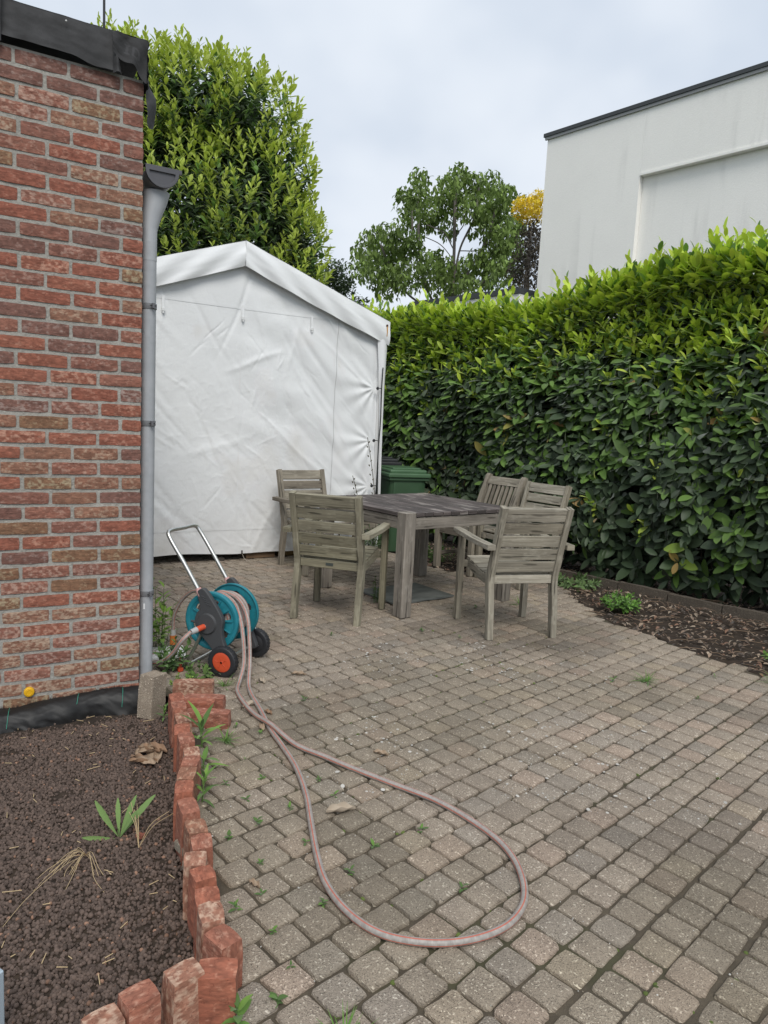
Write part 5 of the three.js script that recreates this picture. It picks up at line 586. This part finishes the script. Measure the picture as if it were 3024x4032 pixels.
// ---------------------------------------------------------------- far trees
const farLeaf = leafGeo(1, 0.6, 0.15, 0.3, 2, 0.8);
function crown(t, rel, lobes, R, dens, size, colf, hang = 0.4, crownName = 'crown') {
  const L = []; for (const [x, y, z, r] of lobes) { const n = Math.round(dens * r * r); for (let i = 0; i < n; i++) { let d; do d = V(R() * 2 - 1, R() * 2 - 1, R() * 2 - 1); while (d.lengthSq() > 1); const p = V(x + d.x * r * 1.18, y + d.y * r * 1.08, z + d.z * r * 1.3).sub(rel); L.push({ m: leafMat(p, V(R() - 0.5, -hang + R() - 0.5, R() - 0.5), V(R() - 0.5, 1, R() - 0.5), size * (0.6 + 0.7 * R())), c: colf(R) }); } } instanced(crownName, farLeaf, dullLeaf, L, t); return L;
}
{
  const oak = [[0.66, 9.87, -25.96, 0.35], [0.5, 9.0, -24.65, 0.43], [0.27, 9.35, -27.07, 0.42], [0.84, 8.62, -24.65, 0.43], [0.05, 9.52, -26.56, 0.21], [1.99, 10.2, -26.23, 0.36], [1.6, 9.34, -25.02, 0.44], [2.27, 9.72, -26.27, 0.56], [2.6, 9.75, -25.85, 0.4], [3.26, 10.32, -27.42, 0.43], [3.36, 9.23, -25.24, 0.44], [3.73, 9.49, -25.89, 0.3], [3.16, 9.33, -26.51, 0.57], [2.44, 8.75, -25.13, 0.49], [1.84, 9.19, -26.59, 0.52], [1.36, 9.32, -26.14, 0.3], [1.4, 8.93, -27.1, 0.37], [1.77, 8.3, -26.29, 0.31], [1.0, 8.61, -26.89, 0.31], [0.49, 8.73, -26.71, 0.47], [2.85, 8.45, -25.25, 0.39], [3.54, 9.01, -26.66, 0.52], [2.59, 8.19, -26.04, 0.18], [-0.72, 7.69, -24.56, 0.24], [-1.03, 7.47, -24.62, 0.29], [-0.22, 7.86, -25.33, 0.39], [0.13, 7.7, -25.88, 0.45], [-0.45, 7.67, -26.67, 0.57], [-1.16, 7.57, -27.02, 0.47], [-1.16, 6.48, -24.59, 0.38], [-0.74, 6.74, -25.95, 0.6], [-0.08, 7.26, -27.15, 0.58], [0.53, 7.43, -25.63, 0.4], [0.38, 6.4, -25.17, 0.54], [-0.23, 6.23, -25.66, 0.55], [0.99, 6.84, -24.75, 0.38], [1.5, 7.59, -27.38, 0.32], [1.26, 6.73, -25.91, 0.5], [1.79, 6.99, -26.12, 0.41], [2.15, 6.91, -27.31, 0.58], [1.7, 6.27, -25.58, 0.45], [2.36, 6.91, -24.94, 0.24], [2.85, 7.28, -25.72, 0.35], [3.05, 6.99, -26.72, 0.57], [2.45, 6.19, -24.98, 0.39], [3.42, 7.88, -25.97, 0.5], [3.37, 7.27, -25.97, 0.55], [3.74, 7.86, -25.24, 0.54], [4.11, 7.65, -27.06, 0.63], [3.61, 6.63, -25.04, 0.58], [3.92, 8.46, -25.45, 0.3], [4.1, 9.1, -25.14, 0.2], [4.27, 8.59, -26.93, 0.37], [0.59, 7.66, -25.09, 0.29], [3.47, 8.55, -26.93, 0.37]];
  const t = thing('oak_tree', 'open crowned broadleaf tree with bare branches showing beyond the hedge', 'tree', [1.9, -0.1, -26]), R = rng(111), rel = V(1.9, -0.1, -26);
  crown(t, rel, oak, R, 1050, 0.18, (q) => { const k = 0.6 + 0.7 * q(); return C(0.18 * k, 0.27 * k, 0.055 * k); });
  const bark = plain(0.16, 0.14, 0.125, 0.95); part('trunk', taper([0.1, 0, 0], [0.15, 6.2, 0], 0.3, 0.16, 10), bark, t);
  const br = (pts, r) => part('limb', tube(pts.map(p => [p[0] - 1.9, p[1] + 0.1, p[2] + 26]), r, 24, 6), bark, t);
  br([[2.05, 5.6, -26], [2.0, 7.4, -26], [1.95, 8.6, -26], [1.9, 9.9, -26.1]], 0.06); br([[2.05, 6.6, -26], [2.2, 7.6, -25.9], [2.6, 8.6, -25.6], [2.7, 9.6, -25.8]], 0.04); br([[2.1, 6.0, -26], [2.7, 7.1, -26], [3.15, 8.0, -26], [3.4, 9.2, -26.2]], 0.045); br([[1.95, 7.6, -26], [1.6, 8.1, -26], [1.0, 8.4, -26.2]], 0.022); br([[2.0, 7.2, -26], [1.5, 7.7, -26], [0.9, 7.95, -26]], 0.016); br([[2.2, 7.5, -25.9], [2.9, 7.6, -26], [3.3, 8.0, -26]], 0.018); br([[1.7, 5.2, -26], [1.0, 6.4, -26], [0.75, 7.6, -26], [0.65, 9.4, -26]], 0.05); br([[0.95, 6.6, -26], [0.55, 7.6, -26], [0.45, 8.8, -26]], 0.035); br([[1.4, 5.4, -26], [0.4, 6.0, -26], [-0.3, 7.0, -26], [-0.6, 7.6, -26]], 0.04); br([[2.3, 6.1, -26], [3.1, 6.5, -26], [3.9, 7.4, -26]], 0.035); br([[2.0, 8.0, -26], [2.3, 8.5, -26], [2.2, 9.3, -26]], 0.02); br([[2.75, 7.2, -26], [3.0, 7.8, -26], [2.95, 8.6, -26]], 0.018);
  const ye = [[3.05, 6.88, -18.99, 0.18], [3.23, 6.89, -18.64, 0.25], [3.54, 7.23, -19.28, 0.26], [3.08, 6.98, -18.64, 0.18], [3.37, 6.8, -19.15, 0.22], [3.63, 6.93, -19.06, 0.22], [3.5, 7.2, -18.74, 0.18], [3.02, 7.07, -19.07, 0.15]], bn = [[3.47, 6.55, -19.19, 0.26], [3.3, 6.27, -18.93, 0.29], [3.64, 6.3, -19.41, 0.3], [3.33, 5.86, -18.93, 0.33], [3.59, 5.82, -19.31, 0.3], [3.22, 5.65, -19.25, 0.3], [3.41, 5.4, -19.0, 0.3], [3.14, 5.37, -19.25, 0.26], [3.62, 6.0, -19.17, 0.22], [3.5, 5.0, -19.1, 0.5], [3.5, 4.4, -19.1, 0.5]];
  const y = thing('golden_conifer', 'dark conifer with golden yellow top beside the white house', 'tree', [3.4, -0.1, -19.1]), ry = V(3.4, -0.1, -19.1); crown(y, ry, ye, R, 5200, 0.075, (q) => { const k = 0.7 + 0.5 * q(); return C(0.85 * k, 0.66 * k, 0.04 * k); }, -0.4); crown(y, ry, bn, R, 3000, 0.085, (q) => { const k = 0.5 + 0.8 * q(); return C(0.085 * k, 0.07 * k, 0.045 * k); }, 0, 'brown_crown'); part('trunk', taper([0, 0, 0], [0, 6.6, 0], 0.2, 0.04, 9), bark, y);  // golden top lobes, dark brown foliage in the lobes below
  const cn = [[-1.44, 4.84, -16.99, 0.2], [-1.28, 4.82, -16.55, 0.13], [-1.4, 4.7, -17.36, 0.24], [-1.14, 4.53, -16.55, 0.16], [-1.55, 4.72, -17.19, 0.27], [-1.24, 4.44, -17.08, 0.23], [-1.05, 4.46, -16.67, 0.13], [-1.43, 4.4, -17.09, 0.27], [-1.68, 4.52, -16.95, 0.26], [-1.3, 4.0, -17, 0.5], [-1.1, 3.6, -17, 0.5], [-0.8, 4.0, -17, 0.25]]; const c = thing('dark_evergreen', 'small dark evergreen tree between the laurel tree and the oak', 'tree', [-1.4, -0.1, -17]); crown(c, V(-1.4, -0.1, -17), cn, R, 3600, 0.085, (q) => { const k = 0.6 + 0.7 * q(); return C(0.05 * k, 0.085 * k, 0.028 * k); }, -0.2); part('trunk', taper([0, 0, 0], [0.05, 4.4, 0], 0.12, 0.03, 8), bark, c);
}
// ---------------------------------------------------------------- white house
{
  const ry = Math.atan2(0.75, -0.66); // local +x runs away to the left along the wall; outward is -z
  const stucco = new THREE.MeshStandardMaterial({ roughness: 0.95, map: tex(1024, (u, v, i, j) => { const s = fbm(u * 40, v * 3, 4, 0, 3), a = fbm(u * 7, v * 7, 5, 7, 9), f = hsh(i, j, 2); let k = 0.915 + 0.04 * a + 0.03 * f; k -= 0.07 * sst(0.5, 0.75, s) * sst(0.35, 0.7, a); return [k, k * 0.993, k * 0.97]; }, 1 / 6), bumpMap: tex(512, (u, v) => fbm(u * 80, v * 80, 3, 80, 5), 1 / 1.2, false), bumpScale: 0.0012 });
  const hse = thing('white_house', 'large white rendered house with dark roof edge beyond the hedge', 'house', [2.5, -0.1, -13.0], ry); const dk = plain(0.045, 0.05, 0.052, 0.6);
  const B = (n, x0, x1, y0, y1, z0, z1, m) => part(n, triUV(new THREE.BoxGeometry(x1 - x0, y1 - y0, z1 - z0), 0, [3, 1]).translate((x0 + x1) / 2, (y0 + y1) / 2, (z0 + z1) / 2), m, hse);
  const RX = -1.825, HT = 6.52; B('wall', RX, 0, 0, HT, 0, 7, stucco); B('wall', -13, RX - 0.002, 5.54, HT, 0, 7, stucco); B('recessed_wall', -13, RX - 0.002, 0, 5.538, 0.10, 7, stucco); B('roof_coping', -13, 0.06, HT + 0.002, HT + 0.06, -0.05, 7, dk); B('drip_edge', -13, 0.035, HT - 0.045, HT - 0.002, -0.035, -0.003, plain(0.25, 0.26, 0.26, 0.7)); B('lintel_trim', -13, RX - 0.01, 5.50, 5.536, -0.015, 0.09, stucco);
  const an = thing('low_annex', 'low white annex with black roof edge just above the hedge', 'house', [0.4, -0.1, -15.35], ry); part('wall', triUV(new THREE.BoxGeometry(2.75, 3.94, 3), 0).translate(-1.40, 1.97, 1.52), stucco, an); part('roof_edge', triUV(new THREE.BoxGeometry(2.8, 0.10, 3.06), 0).translate(-1.39, 3.995, 1.52), dk, an);
}
console.log('stage done');
renderer.render(scene, camera);
